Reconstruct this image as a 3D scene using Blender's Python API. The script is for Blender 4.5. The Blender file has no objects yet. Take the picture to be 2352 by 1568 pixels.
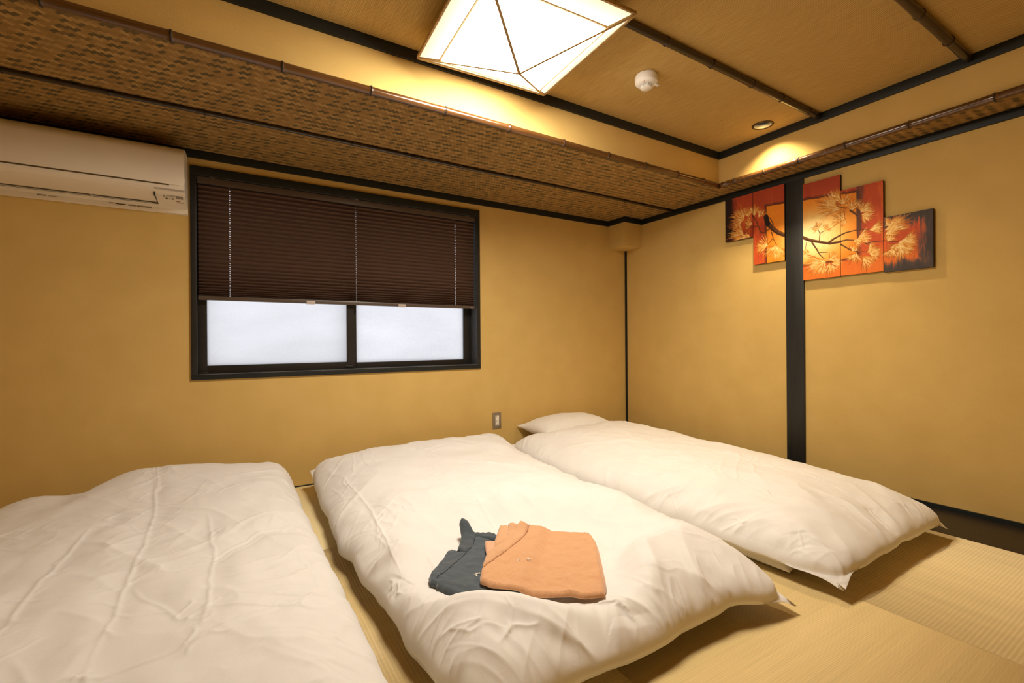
import bpy, bmesh, math, random
import numpy as np
from mathutils import Vector, Matrix, geometry

# ------------------------------------------------------------------ camera
SC = bpy.context.scene
COL = SC.collection
cam_d = bpy.data.cameras.new('camera')
cam_d.sensor_width = 36.0
cam_d.lens = 1059.68 * 36.0 / 2352.0
cam_d.clip_start = 0.02
cam = bpy.data.objects.new('camera', cam_d)
COL.objects.link(cam)
YAW, PIT, ROL = 0.5493, -0.0011, -0.007
_F = Vector((math.sin(YAW) * math.cos(PIT), math.cos(YAW) * math.cos(PIT), math.sin(PIT)))
_R = Vector((math.cos(YAW), -math.sin(YAW), 0))
_U = _R.cross(_F)
_R2 = _R * math.cos(ROL) + _U * math.sin(ROL)
_U2 = -_R * math.sin(ROL) + _U * math.cos(ROL)
M = Matrix((_R2, _U2, -_F)).transposed().to_4x4()
M.translation = Vector((-3.0892, -3.0483, 0.87))
cam.matrix_world = M
SC.camera = cam

# ------------------------------------------------------------------ world, exposure
w = bpy.data.worlds.new('world')
SC.world = w
w.use_nodes = True
w.node_tree.nodes['Background'].inputs[0].default_value = (0.93, 0.95, 1.0, 1)
w.node_tree.nodes['Background'].inputs[1].default_value = 0.97
SC.view_settings.view_transform = 'Standard'
SC.view_settings.look = 'None'
SC.view_settings.exposure = 0.34
SC.view_settings.gamma = 1.0
SC.view_settings.use_curve_mapping = False
LAMP = 49.0          # radiance of the lit paper of the ceiling lamp
SPOT = 66.0          # power of one recessed downlight

# ------------------------------------------------------------------ helpers
def new_mesh_obj(name, verts, faces, mat, parent=None, smooth=False):
    me = bpy.data.meshes.new(name)
    me.from_pydata([tuple(v) for v in verts], [], [tuple(f) for f in faces])
    me.validate()
    if smooth:
        me.polygons.foreach_set('use_smooth', [True] * len(me.polygons))
    if mat:
        me.materials.append(mat)
    o = bpy.data.objects.new(name, me)
    COL.objects.link(o)
    if parent:
        o.parent = parent
    return o

def bm_obj(name, bm, mat, parent=None, smooth=False, angle=None):
    me = bpy.data.meshes.new(name)
    bm.normal_update()
    bm.to_mesh(me)
    bm.free()
    if smooth:
        me.polygons.foreach_set('use_smooth', [True] * len(me.polygons))
        if angle:
            me.set_sharp_from_angle(angle=math.radians(angle))
    me.materials.append(mat)
    o = bpy.data.objects.new(name, me)
    COL.objects.link(o)
    if parent:
        o.parent = parent
    return o

def add_box(bm, x0, x1, y0, y1, z0, z1):
    vs = [bm.verts.new((x, y, z)) for z in (z0, z1) for y in (y0, y1) for x in (x0, x1)]
    for f in ((0, 2, 3, 1), (4, 5, 7, 6), (0, 1, 5, 4), (2, 6, 7, 3), (0, 4, 6, 2), (1, 3, 7, 5)):
        bm.faces.new([vs[i] for i in f])
    return vs

def box(name, b, mat, parent=None, bevel=0.0, seg=2):
    bm = bmesh.new()
    add_box(bm, *b)
    if bevel:
        bmesh.ops.bevel(bm, geom=list(bm.edges), offset=bevel, segments=seg, profile=0.6, affect='EDGES')
    return bm_obj(name, bm, mat, parent, smooth=bool(bevel), angle=40)

def boxes(name, bl, mat, parent=None):
    bm = bmesh.new()
    for b in bl:
        add_box(bm, *b)
    return bm_obj(name, bm, mat, parent)

def empty(name, loc=(0, 0, 0)):
    o = bpy.data.objects.new(name, None)
    o.location = loc
    o.empty_display_size = 0.1
    COL.objects.link(o)
    return o

def tag(o, label=None, cat=None, group=None, kind=None):
    if label: o['label'] = label
    if cat: o['category'] = cat
    if group: o['group'] = group
    if kind: o['kind'] = kind
    return o

def lathe(name, prof, mat, parent=None, n=40, center=(0, 0, 0), smooth=True, angle=35):
    """prof: list of (radius, z)"""
    V, Fc = [], []
    for r, z in prof:
        for k in range(n):
            a = 2 * math.pi * k / n
            V.append((center[0] + r * math.cos(a), center[1] + r * math.sin(a), center[2] + z))
    m = len(prof)
    for i in range(m - 1):
        for k in range(n):
            k2 = (k + 1) % n
            Fc.append((i * n + k, i * n + k2, (i + 1) * n + k2, (i + 1) * n + k))
    Fc.append(tuple(range(n - 1, -1, -1)))
    Fc.append(tuple((m - 1) * n + k for k in range(n)))
    o = new_mesh_obj(name, V, Fc, mat, parent, smooth)
    if smooth:
        o.data.set_sharp_from_angle(angle=math.radians(angle))
    return o

def tube(name, pts, r, mat, parent=None, n=8):
    V, Fc = [], []
    pts = [Vector(p) for p in pts]
    for i, p in enumerate(pts):
        d = (pts[min(i + 1, len(pts) - 1)] - pts[max(i - 1, 0)]).normalized()
        a = d.cross(Vector((0, 0, 1)))
        if a.length < 0.05:
            a = d.cross(Vector((1, 0, 0)))
        a.normalize()
        b = d.cross(a)
        for k in range(n):
            t = 2 * math.pi * k / n
            V.append(p + (a * math.cos(t) + b * math.sin(t)) * r)
    for i in range(len(pts) - 1):
        for k in range(n):
            k2 = (k + 1) % n
            Fc.append((i * n + k, i * n + k2, (i + 1) * n + k2, (i + 1) * n + k))
    Fc.append(tuple(range(n - 1, -1, -1)))
    Fc.append(tuple((len(pts) - 1) * n + k for k in range(n)))
    return new_mesh_obj(name, V, Fc, mat, parent, True)

# ------------------------------------------------------------------ materials
class NT:
    def __init__(self, name):
        self.m = bpy.data.materials.new(name)
        self.m.use_nodes = True
        self.t = self.m.node_tree
        self.b = self.t.nodes['Principled BSDF']
        self.out = self.t.nodes['Material Output']
    def n(self, typ, **kw):
        nd = self.t.nodes.new(typ)
        for k, v in kw.items():
            setattr(nd, k, v)
        return nd
    def link(self, a, b):
        self.t.links.new(a, b)
    def val(self, sock, v):
        if hasattr(v, 'is_output') or isinstance(v, bpy.types.NodeSocket):
            self.link(v, sock)
        else:
            sock.default_value = v
    def math(self, op, a, b=0.0, c=None):
        nd = self.n('ShaderNodeMath', operation=op)
        self.val(nd.inputs[0], a)
        self.val(nd.inputs[1], b)
        if c is not None:
            self.val(nd.inputs[2], c)
        return nd.outputs[0]
    def obj(self):
        return self.n('ShaderNodeTexCoord').outputs['Object']
    def gen(self):
        g = self.n('ShaderNodeNewGeometry')
        return g.outputs['Position']
    def mapping(self, vec, scale=(1, 1, 1), rot=(0, 0, 0), loc=(0, 0, 0)):
        mp = self.n('ShaderNodeMapping')
        mp.inputs['Location'].default_value = loc
        mp.inputs['Rotation'].default_value = rot
        mp.inputs['Scale'].default_value = scale
        self.link(vec, mp.inputs['Vector'])
        return mp.outputs[0]
    def noise(self, vec, scale=5, detail=4, rough=0.5, dist=0.0):
        nd = self.n('ShaderNodeTexNoise')
        nd.inputs['Scale'].default_value = scale
        nd.inputs['Detail'].default_value = detail
        nd.inputs['Roughness'].default_value = rough
        nd.inputs['Distortion'].default_value = dist
        self.link(vec, nd.inputs['Vector'])
        return nd.outputs['Fac']
    def white(self, vec):
        nd = self.n('ShaderNodeTexWhiteNoise', noise_dimensions='3D')
        self.link(vec, nd.inputs['Vector'])
        return nd.outputs['Value']
    def ramp(self, fac, stops):
        nd = self.n('ShaderNodeValToRGB')
        e = nd.color_ramp.elements
        while len(e) < len(stops):
            e.new(0.5)
        for el, (p, c) in zip(e, stops):
            el.position = p
            el.color = (c[0], c[1], c[2], 1)
        self.link(fac, nd.inputs[0])
        return nd.outputs[0]
    def mix(self, fac, a, b):
        nd = self.n('ShaderNodeMix', data_type='RGBA')
        self.val(nd.inputs['Factor'], fac)
        for s, v in ((nd.inputs[6], a), (nd.inputs[7], b)):
            if isinstance(v, (tuple, list)):
                s.default_value = (v[0], v[1], v[2], 1)
            else:
                self.link(v, s)
        return nd.outputs[2]
    def bump(self, h, strength=0.3, dist=0.002):
        nd = self.n('ShaderNodeBump')
        nd.inputs['Strength'].default_value = strength
        nd.inputs['Distance'].default_value = dist
        self.link(h, nd.inputs['Height'])
        self.link(nd.outputs[0], self.b.inputs['Normal'])
    def set(self, color=None, rough=0.6, spec=0.4, metal=0.0):
        if color is not None:
            if isinstance(color, (tuple, list)):
                self.b.inputs['Base Color'].default_value = (color[0], color[1], color[2], 1)
            else:
                self.link(color, self.b.inputs['Base Color'])
        self.val(self.b.inputs['Roughness'], rough)
        self.b.inputs['Specular IOR Level'].default_value = spec
        self.b.inputs['Metallic'].default_value = metal
        return self
    def xyz(self, vec):
        s = self.n('ShaderNodeSeparateXYZ')
        self.link(vec, s.inputs[0])
        return s.outputs
    def comb(self, x, y, z=0.0):
        c = self.n('ShaderNodeCombineXYZ')
        for i, v in enumerate((x, y, z)):
            self.val(c.inputs[i], v)
        return c.outputs[0]

def simple(name, c, rough=0.5, spec=0.4, metal=0.0, nscale=0, nvar=0.0, bump=0.0, bscale=200):
    k = NT(name)
    col = c
    p = None
    if nvar:
        p = k.gen()
        f = k.noise(p, nscale, 3)
        col = k.ramp(f, [(0.3, tuple(x * (1 - nvar) for x in c)), (0.7, tuple(min(1, x * (1 + nvar)) for x in c))])
    k.set(col, rough, spec, metal)
    if bump:
        p = p or k.gen()
        k.bump(k.noise(p, bscale, 3), bump, 0.001)
    return k.m

def emit(name, c, s):
    k = NT(name)
    e = k.n('ShaderNodeEmission')
    e.inputs[0].default_value = (c[0], c[1], c[2], 1)
    e.inputs[1].default_value = s
    k.link(e.outputs[0], k.out.inputs[0])
    return k.m

def mat_wall():
    k = NT('ochre_wallpaper')
    p = k.gen()
    f = k.noise(p, 6, 4)
    c = k.ramp(f, [(0.25, (0.640, 0.435, 0.142)), (0.75, (0.70, 0.485, 0.168))])
    k.set(c, 0.85, 0.2)
    a = k.noise(p, 420, 3, 0.6)
    k.bump(a, 0.5, 0.0012)
    return k.m

def mat_ceiling():
    k = NT('woven_ceiling_paper')
    p = k.gen()
    x, y, z = k.xyz(p)
    c_ = 0.0052
    s = 2 * math.pi / c_
    row = k.math('FLOOR', k.math('DIVIDE', y, c_))
    ph = k.math('MULTIPLY', k.math('FLOORED_MODULO', row, 2.0), math.pi)
    a = k.math('SINE', k.math('ADD', k.math('MULTIPLY', x, s), ph))
    b = k.math('ABSOLUTE', k.math('SINE', k.math('MULTIPLY', y, s / 2)))
    h = k.math('MULTIPLY', k.math('ADD', k.math('MULTIPLY', a, 0.5), 0.5), b)
    streak = k.noise(k.comb(k.math('MULTIPLY', x, 150.0), k.math('MULTIPLY', y, 9.0)), 1.0, 3)
    f = k.math('ADD', k.math('MULTIPLY', h, 0.62), k.math('MULTIPLY', streak, 0.42))
    c = k.ramp(f, [(0.12, (0.32, 0.195, 0.055)), (0.5, (0.57, 0.380, 0.130)), (0.9, (0.75, 0.54, 0.225))])
    k.set(c, 0.85, 0.2)
    k.bump(h, 0.5, 0.0008)
    return k.m

def mat_ajiro():
    """2/2 twill of strips laid at 45 degrees, printed on paper"""
    k = NT('wickerwork_pattern_paper')
    p = k.mapping(k.gen(), rot=(0, 0, math.radians(-45)))
    x, y, z = k.xyz(p)
    c_ = 0.0148
    i = k.math('FLOOR', k.math('DIVIDE', x, c_))
    j = k.math('FLOOR', k.math('DIVIDE', y, c_))
    t = k.math('ADD', i, j)
    plus = k.math('LESS_THAN', k.math('FLOORED_MODULO', t, 4.0), 1.5)
    q = k.math('FLOOR', k.math('DIVIDE', t, 4.0))
    wp = k.white(k.comb(q, j, 3.0))
    wm = k.white(k.comb(q, i, 11.0))
    gr = k.noise(k.mapping(p, scale=(60, 500, 1)), 1.0, 3)
    gm = k.noise(k.mapping(p, scale=(500, 60, 1)), 1.0, 3)
    cp = k.ramp(wp, [(0.0, (0.29, 0.165, 0.048)), (0.5, (0.36, 0.21, 0.066)), (1.0, (0.45, 0.275, 0.092))])
    cm = k.ramp(wm, [(0.0, (0.105, 0.075, 0.030)), (0.34, (0.135, 0.092, 0.036)), (0.42, (0.235, 0.135, 0.042)), (1.0, (0.33, 0.19, 0.060))])
    cp = k.mix(k.math('MULTIPLY', k.math('ABSOLUTE', k.math('SUBTRACT', gr, 0.5)), 1.1), cp, (0.17, 0.09, 0.028))
    cm = k.mix(k.math('MULTIPLY', k.math('ABSOLUTE', k.math('SUBTRACT', gm, 0.5)), 0.8), cm, (0.12, 0.07, 0.026))
    k.set(k.mix(plus, cm, cp), 0.7, 0.25)
    return k.m

def mat_tatami(ribs_x, name, tint):
    k = NT(name)
    p = k.gen()
    x, y, z = k.xyz(p)
    a, b = (y, x) if ribs_x else (x, y)       # a: across the ribs, b: along them
    # rush stalks run across the ribs
    st = k.noise(k.comb(k.math('MULTIPLY', a, 3.0), k.math('MULTIPLY', b, 260.0), 0.0), 1.0, 2, 0.6)
    band = k.noise(k.comb(k.math('MULTIPLY', a, 0.8), k.math('MULTIPLY', b, 14.0), 4.0), 1.0, 3, 0.5)
    f = k.math('ADD', k.math('MULTIPLY', st, 0.6), k.math('MULTIPLY', band, 0.4))
    c = k.ramp(f, [(0.3, tuple(v * 0.86 for v in tint)), (0.55, tint), (0.75, tuple(v * 1.12 for v in tint))])
    # stitch line in the valley of every rib
    rb = k.math('ABSOLUTE', k.math('SUBTRACT', k.math('FRACT', k.math('DIVIDE', a, 0.0108)), 0.5))
    sq = k.math('FRACT', k.math('ADD', k.math('DIVIDE', b, 0.009), k.math('MULTIPLY', k.math('FLOOR', k.math('DIVIDE', a, 0.0108)), 0.5)))
    stitch = k.math('MULTIPLY', k.math('GREATER_THAN', rb, 0.43), k.math('GREATER_THAN', sq, 0.35))
    c = k.mix(k.math('MULTIPLY', stitch, 0.30), c, tuple(v * 0.55 for v in tint))
    k.set(c, 0.55, 0.3)
    k.bump(st, 0.35, 0.0006)
    return k.m

def mat_bamboo(name, c0, c1, rough=0.28):
    k = NT(name)
    p = k.obj()
    f = k.noise(k.mapping(p, scale=(3, 60, 60)), 1.0, 3)
    c = k.ramp(f, [(0.3, c0), (0.7, c1)])
    k.set(c, rough, 0.6)
    k.b.inputs['Coat Weight'].default_value = 0.35
    k.b.inputs['Coat Roughness'].default_value = 0.2
    return k.m

def mat_wood(name, c0, c1, rough=0.45, axis=1, spec=0.4):
    k = NT(name)
    s = [70, 70, 70]
    s[axis] = 3.0
    f = k.noise(k.mapping(k.gen(), scale=tuple(s)), 1.0, 5, 0.6, 0.6)
    c = k.ramp(f, [(0.25, c0), (0.7, c1)])
    k.set(c, rough, spec)
    k.bump(f, 0.25, 0.0006)
    return k.m

def mat_cotton(name, c, nrm=0.12, var=0.03):
    k = NT(name)
    p = k.gen()
    f = k.noise(p, 14, 4)
    col = k.ramp(f, [(0.3, tuple(v * (1 - var) for v in c)), (0.7, c)])
    k.set(col, 0.8, 0.15)
    k.b.inputs['Sheen Weight'].default_value = 0.25
    k.b.inputs['Sheen Roughness'].default_value = 0.5
    w1 = k.noise(k.mapping(p, scale=(1, 1, 1)), 55, 5, 0.62, 1.2)
    w2 = k.noise(p, 900, 2)
    k.bump(k.math('ADD', k.math('MULTIPLY', w1, 1.0), k.math('MULTIPLY', w2, 0.12)), nrm, 0.0035)
    return k.m

def mat_linen(name, c, var=0.14):
    k = NT(name)
    p = k.gen()
    a = k.noise(k.mapping(p, scale=(30, 900, 30), rot=(0, 0, 0.66)), 1.0, 2)
    b = k.noise(k.mapping(p, scale=(900, 30, 30), rot=(0, 0, 0.66)), 1.0, 2)
    f = k.math('MULTIPLY', k.math('ADD', a, b), 0.5)
    col = k.ramp(f, [(0.32, tuple(v * (1 - var) for v in c)), (0.66, tuple(min(1, v * (1 + var)) for v in c))])
    k.set(col, 0.9, 0.1)
    k.b.inputs['Sheen Weight'].default_value = 0.3
    k.bump(k.math('ADD', f, k.math('MULTIPLY', k.noise(p, 60, 4, 0.6), 0.6)), 0.4, 0.002)
    return k.m

def mat_frosted():
    k = NT('frosted_glass')
    p = k.gen()
    f = k.noise(p, 260, 3, 0.7)
    x, y, z = k.xyz(p)
    g = k.noise(k.mapping(p, scale=(2.0, 1, 5.0)), 1.0, 3)
    c = k.ramp(k.math('ADD', k.math('MULTIPLY', f, 0.55), k.math('MULTIPLY', g, 0.45)),
               [(0.3, (0.68, 0.67, 0.69)), (0.7, (0.90, 0.90, 0.92))])
    tr = k.n('ShaderNodeBsdfTranslucent')
    k.link(c, tr.inputs[0])
    gl = k.n('ShaderNodeBsdfGlossy')
    gl.inputs['Roughness'].default_value = 0.25
    gl.inputs[0].default_value = (0.9, 0.9, 0.9, 1)
    mx = k.n('ShaderNodeMixShader')
    mx.inputs[0].default_value = 0.05
    k.link(tr.outputs[0], mx.inputs[1])
    k.link(gl.outputs[0], mx.inputs[2])
    k.link(mx.outputs[0], k.out.inputs[0])
    return k.m

def mat_attr(name, rough=0.6):
    k = NT(name)
    a = k.n('ShaderNodeVertexColor', layer_name='paint')
    k.set(a.outputs[0], rough, 0.3)
    p = k.gen()
    k.bump(k.noise(k.mapping(p, scale=(1, 1, 0.4)), 700, 2), 0.25, 0.0006)
    return k.m

WALL = mat_wall()
CEIL = mat_ceiling()
AJIRO = mat_ajiro()
BLACK = mat_wood('black_stained_wood', (0.006, 0.009, 0.009), (0.012, 0.016, 0.0155), 0.5)
BLACKZ = mat_wood('black_stained_post_wood', (0.011, 0.0115, 0.0105), (0.024, 0.0235, 0.021), 0.42, axis=2)
BOARD = mat_wood('dark_brown_floor_wood', (0.012, 0.008, 0.005), (0.026, 0.017, 0.010), 0.42, axis=1)
TAT_X = mat_tatami(True, 'tatami_rush_across', (0.84, 0.67, 0.355))  # lighter tint: sheen of rush lying this way, put into the colour
TAT_Y = mat_tatami(False, 'tatami_rush_along', (0.70, 0.520, 0.232))  # darker tint: the same rush turned, its weaker sheen put into the colour
BAM_EDGE = mat_bamboo('smoked_bamboo', (0.060, 0.024, 0.007), (0.14, 0.060, 0.016), 0.2)
BAM_DARK = mat_bamboo('dark_smoked_bamboo', (0.014, 0.008, 0.005), (0.028, 0.015, 0.008), 0.3)
ALU = simple('dark_window_aluminium', (0.022, 0.020, 0.018), 0.4, 0.5, 0.3)
FROST = mat_frosted()
COTTON = mat_cotton('white_cotton', (0.82, 0.795, 0.755))
SHEET = mat_cotton('white_sheet_cotton', (0.81, 0.78, 0.735), 0.1)
PLASTIC = simple('ivory_white_plastic', (0.87, 0.81, 0.71), 0.35, 0.45, nscale=3, nvar=0.02)
PLASTIC2 = simple('white_plastic', (0.82, 0.79, 0.74), 0.4, 0.45)
DARKP = simple('black_plastic', (0.012, 0.014, 0.015), 0.45)
GREYP = simple('grey_display_plastic', (0.27, 0.25, 0.21), 0.3)

# ================================================================== the setting
XL, YF = -4.45, -3.95            # left wall, front wall (behind the camera)
TX, TY = -0.189, -1.073          # edges of the raised ceiling
TXL, TYF = -3.92, -3.55
ZS, ZC = 1.9225, 2.16            # lowered border, raised ceiling
T = 0.14

# ---- walls
WX0, WX1, WZ0, WZ1 = -3.241, -1.5315, 0.697, 1.790
wb = boxes('wall_back', [(XL - T, WX0, 0, T, -0.05, 2.3), (WX1, T, 0, T, -0.05, 2.3),
                         (WX0, WX1, 0, T, -0.05, WZ0), (WX0, WX1, 0, T, WZ1, 2.3)], WALL)
tag(wb, 'ochre yellow papered wall with the window', kind='structure')
wr = boxes('wall_right', [(0, T, YF - T, 0, -0.05, 2.3)], WALL)
tag(wr, 'ochre yellow papered wall with the five canvases', kind='structure')
wl = boxes('wall_left', [(XL - T, XL, YF - T, 0, -0.05, 2.3)], WALL)
tag(wl, 'ochre yellow papered wall at the left', kind='structure')
wf = boxes('wall_front', [(XL, 0, YF - T, YF, -0.05, 2.3)], WALL)
tag(wf, 'ochre yellow papered wall facing the window', kind='structure')

# papered box in the upper corner of the room
bx = box('trim_1', (-0.210, 0.0, -0.194, 0.0, 1.679, 1.885), WALL)
tag(bx, 'small papered box filling the upper corner of the room', kind='structure')

# ---- floor: rush mats, dark board along the right wall
fl = boxes('floor', [(XL, 0, YF, 0, -0.06, -0.022)], simple('subfloor', (0.05, 0.04, 0.03), 0.8))
tag(fl, 'tatami floor with a dark board along the right wall', kind='structure')
xs = [-0.382, -1.30, -2.22, -3.14, -4.06, XL]
ys = [0.0, -0.98, -1.96, -2.94, YF]
def mat_mesh(x1, x0, y1, y0, ribs_x):
    g = 0.0009
    x0 += g; x1 -= g; y0 += g; y1 -= g
    a0, a1 = (y0, y1) if ribs_x else (x0, x1)
    b0, b1 = (x0, x1) if ribs_x else (y0, y1)
    n = int((a1 - a0) / 0.0108 * 6)
    V, Fc = [], []
    for i in range(n + 1):
        a = a0 + (a1 - a0) * i / n
        z = -0.0005 + 0.00042 * math.cos(2 * math.pi * (a / 0.0108 - 0.5)) ** 1
        if i in (0, n):
            z = -0.002
        for b in (b0, b1):
            V.append((b, a, z) if ribs_x else (a, b, z))
    for i in range(n):
        q = (2 * i, 2 * i + 1, 2 * i + 3, 2 * i + 2)
        Fc.append(q if ribs_x else q[::-1])
    k = len(V)
    for a in (a0, a1):
        for b in (b0, b1):
            V.append((b, a, -0.0215) if ribs_x else (a, b, -0.0215))
    Fc.append((0, 1, k + 1, k))
    Fc.append((2 * n + 1, 2 * n, k + 2, k + 3))
    Fc.append(tuple([2 * i for i in range(n, -1, -1)] + [k, k + 2]))
    Fc.append(tuple([2 * i + 1 for i in range(n + 1)] + [k + 3, k + 1]))
    Fc.append((k, k + 1, k + 3, k + 2))
    return V, Fc
for i in range(5):
    for j in range(4):
        rx = (i + j) % 2 == 0
        V, Fc = mat_mesh(xs[i], xs[i + 1], ys[j], ys[j + 1], rx)
        o = new_mesh_obj('tatami_mat', V, Fc, TAT_X if rx else TAT_Y, fl)
        o.data.polygons.foreach_set('use_smooth', [len(p.vertices) == 4 and p.area > 0.0005 and p.index < len(Fc) - 5 for p in o.data.polygons])
fb = box('floor_board', (-0.380, -0.001, YF + 0.001, -0.002, -0.0215, 0.0), BOARD, fl, bevel=0.0015)
fb['label'] = 'dark brown wooden board'
# thin dark skirting
tag(boxes('baseboard_right', [(-0.012, 0, YF, -0.012, 0.0, 0.021)], BLACK), kind='structure')
tag(boxes('baseboard_back', [(XL, 0, -0.006, 0, -0.001, 0.006)], BLACK), kind='structure')
tag(boxes('baseboard_left', [(XL, XL + 0.012, YF, -0.006, 0.0, 0.021)], BLACK), kind='structure')
tag(boxes('baseboard_front', [(XL + 0.012, -0.012, YF, YF + 0.012, 0.0, 0.021)], BLACK), kind='structure')

# ---- ceiling: raised middle, lowered border, upright faces between them
DL = (-0.341, -1.470)             # recessed downlight: the paper has a round hole there
def ceiling_mesh():
    hx, hy, hr, hs, n = DL[0], DL[1], 0.046, 0.06, 48
    V, Fc = [], []
    def rect(x0, x1, y0, y1, z, flip=False):
        k = len(V)
        V.extend([(x0, y0, z), (x1, y0, z), (x1, y1, z), (x0, y1, z)])
        Fc.append((k, k + 1, k + 2, k + 3) if flip else (k + 3, k + 2, k + 1, k))
    rect(TXL, TX, TYF, hy - hs, ZC)
    rect(TXL, TX, hy + hs, TY, ZC)
    rect(TXL, hx - hs, hy - hs, hy + hs, ZC)
    rect(hx + hs, TX, hy - hs, hy + hs, ZC)
    rect(TXL, TX, TYF, TY, ZC + 0.1, True)
    k = len(V)
    for i in range(n):
        a = 2 * math.pi * i / n
        c, s_ = math.cos(a), math.sin(a)
        m = max(abs(c), abs(s_))
        V.append((hx + hr * c, hy + hr * s_, ZC))
        V.append((hx + hs * c / m, hy + hs * s_ / m, ZC))
        V.append((hx + hr * c, hy + hr * s_, ZC + 0.06))
    for i in range(n):
        j = (i + 1) % n
        Fc.append((k + 3 * i, k + 3 * j, k + 3 * j + 1, k + 3 * i + 1))
        Fc.append((k + 3 * i, k + 3 * i + 2, k + 3 * j + 2, k + 3 * j))
    return V, Fc
ce = new_mesh_obj('ceiling', *ceiling_mesh(), CEIL)
tag(ce, 'raised ceiling covered with woven straw paper', kind='structure')
def cpart(name, b, m, label=None):
    o = boxes(name, b, m, ce)
    if label: o['label'] = label
    return o
cpart('ceiling_border', [(XL, 0, TY, 0, ZS, ZS + 0.03)], AJIRO, 'lowered ceiling border in wickerwork pattern')
cpart('ceiling_border', [(TX, 0, TYF, TY, ZS, ZS + 0.03)], AJIRO, 'lowered ceiling border in wickerwork pattern')
cpart('ceiling_border', [(XL, TXL, TYF, TY, ZS, ZS + 0.03)], AJIRO, 'lowered ceiling border in wickerwork pattern')
cpart('ceiling_border', [(XL, 0, YF, TYF, ZS, ZS + 0.03)], AJIRO, 'lowered ceiling border in wickerwork pattern')
cpart('upright_face', [(TXL - 0.02, TX + 0.02, TY, TY + 0.02, ZS + 0.03, ZC + 0.06)], WALL)
cpart('upright_face', [(TX, TX + 0.02, TYF - 0.02, TY, ZS + 0.03, ZC + 0.06)], WALL)
cpart('upright_face', [(TXL - 0.02, TXL, TYF - 0.02, TY, ZS + 0.03, ZC + 0.06)], WALL)
cpart('upright_face', [(TXL, TX, TYF - 0.02, TYF, ZS + 0.03, ZC + 0.06)], WALL)

# ---- black trims
def trim(n, b, m=BLACK, label=None):
    o = box('trim_%d' % n, b, m, bevel=0.0015)
    tag(o, label, kind='structure')
    return o
P = 0.013
CB = 1.8782
trim(2, (XL, -0.210 - P, -P, 0, CB, ZS), label='black crown moulding above the window')
trim(3, (-0.210 - P, -0.210, -0.194 - P, 0, CB, ZS), label='black crown moulding on the left of the corner box')
trim(4, (-0.210, -P, -0.194 - P, -0.194, CB, ZS), label='black crown moulding on the right of the corner box')
trim(5, (-P, 0, YF, -0.194, CB, ZS), label='black crown moulding above the five canvases')
q = 0.014
trim(6, (TXL, TX, TY - q, TY, 2.1125, ZC), label='black moulding where the raised ceiling meets its window side')
trim(7, (TX - q, TX, TYF, TY - q, 2.1125, ZC), label='black moulding where the raised ceiling meets its right side')
trim(8, (TXL, TXL + q, TYF, TY - q, 2.1125, ZC))
trim(9, (TXL + q, TX - q, TYF, TYF + q, 2.1125, ZC))
trim(10, (-0.0145, 0.0, -0.0145, 0.0, 0.006, 1.679), label='thin black strip running up the corner of the room')
trim(11, (-0.014, 0.0, -1.536, -1.427, 0.0, CB), BLACKZ, label='black wooden post on the wall between the canvases')

# ---- window
win = empty('window_1', (-2.386, 0.0, WZ0))
tag(win, 'black framed sliding window with frosted panes', kind='structure')
def wpart(name, b, m, parent=win, bevel=0.0, label=None):
    o = box(name, b, m, None, bevel)
    o.parent = parent
    o.matrix_parent_inverse = parent.matrix_world.inverted() if False else Matrix.Translation(-Vector(win.location))
    if label: o['label'] = label
    return o
OX0, OX1, OZ0, OZ1 = -3.2675, -1.5035, 0.6685, 1.8370
D0, D1 = -0.012, 0.125
wpart('window_casing', (OX0, OX1, D0, 0.03, WZ1, OZ1), BLACK, bevel=0.001)
wpart('window_casing', (OX0, OX1, D0, 0.03, OZ0, WZ0), BLACK, bevel=0.001)
wpart('window_casing', (OX0, WX0, D0, 0.03, WZ0, WZ1), BLACKZ, bevel=0.001)
wpart('window_casing', (WX1, OX1, D0, 0.03, WZ0, WZ1), BLACKZ, bevel=0.001)
REV = simple('dark_satin_reveal', (0.055, 0.058, 0.062), 0.35, 0.5, nscale=30, nvar=0.15)
wpart('window_reveal', (WX0 - 0.004, WX0 + 0.0015, -0.011, 0.13, WZ0, WZ1), REV)
wpart('window_reveal', (WX1 - 0.0015, WX1 + 0.004, -0.011, 0.13, WZ0, WZ1), REV)
wpart('window_reveal', (WX0, WX1, -0.011, 0.13, WZ1 - 0.0015, WZ1 + 0.004), REV)
wpart('window_sill', (WX0, WX1, -0.011, 0.13, WZ0 - 0.004, WZ0 + 0.0015), simple('satin_sill', (0.16, 0.16, 0.16), 0.22, 0.5))
def sash(x0, x1, y, z0, z1, sl, sr, sb, st):
    s = empty('sash', ((x0 + x1) / 2 - win.location.x, y, z0 - WZ0))
    s.parent = win
    off = Matrix.Translation(-Vector(((x0 + x1) / 2, y, z0)))
    def pp(name, b, m):
        o = box(name, b, m, None, 0.001)
        o.parent = s
        o.matrix_parent_inverse = off
        return o
    t = 0.018
    pp('stile', (x0, x0 + sl, y - t, y + t, z0, z1), ALU)
    pp('stile', (x1 - sr, x1, y - t, y + t, z0, z1), ALU)
    pp('rail', (x0 + sl, x1 - sr, y - t, y + t, z0, z0 + sb), ALU)
    pp('rail', (x0 + sl, x1 - sr, y - t, y + t, z1 - st, z1), ALU)
    g = new_mesh_obj('glass_pane', [(x0 + sl, y, z0 + sb), (x1 - sr, y, z0 + sb), (x1 - sr, y, z1 - st), (x0 + sl, y, z1 - st)], [(0, 1, 2, 3)], FROST, None)
    g.parent = s
    g.matrix_parent_inverse = off
    return s
sash(-3.2395, -2.3985, 0.062, WZ0 + 0.002, WZ1 - 0.002, 0.0435, 0.044, 0.044, 0.04)
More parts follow.
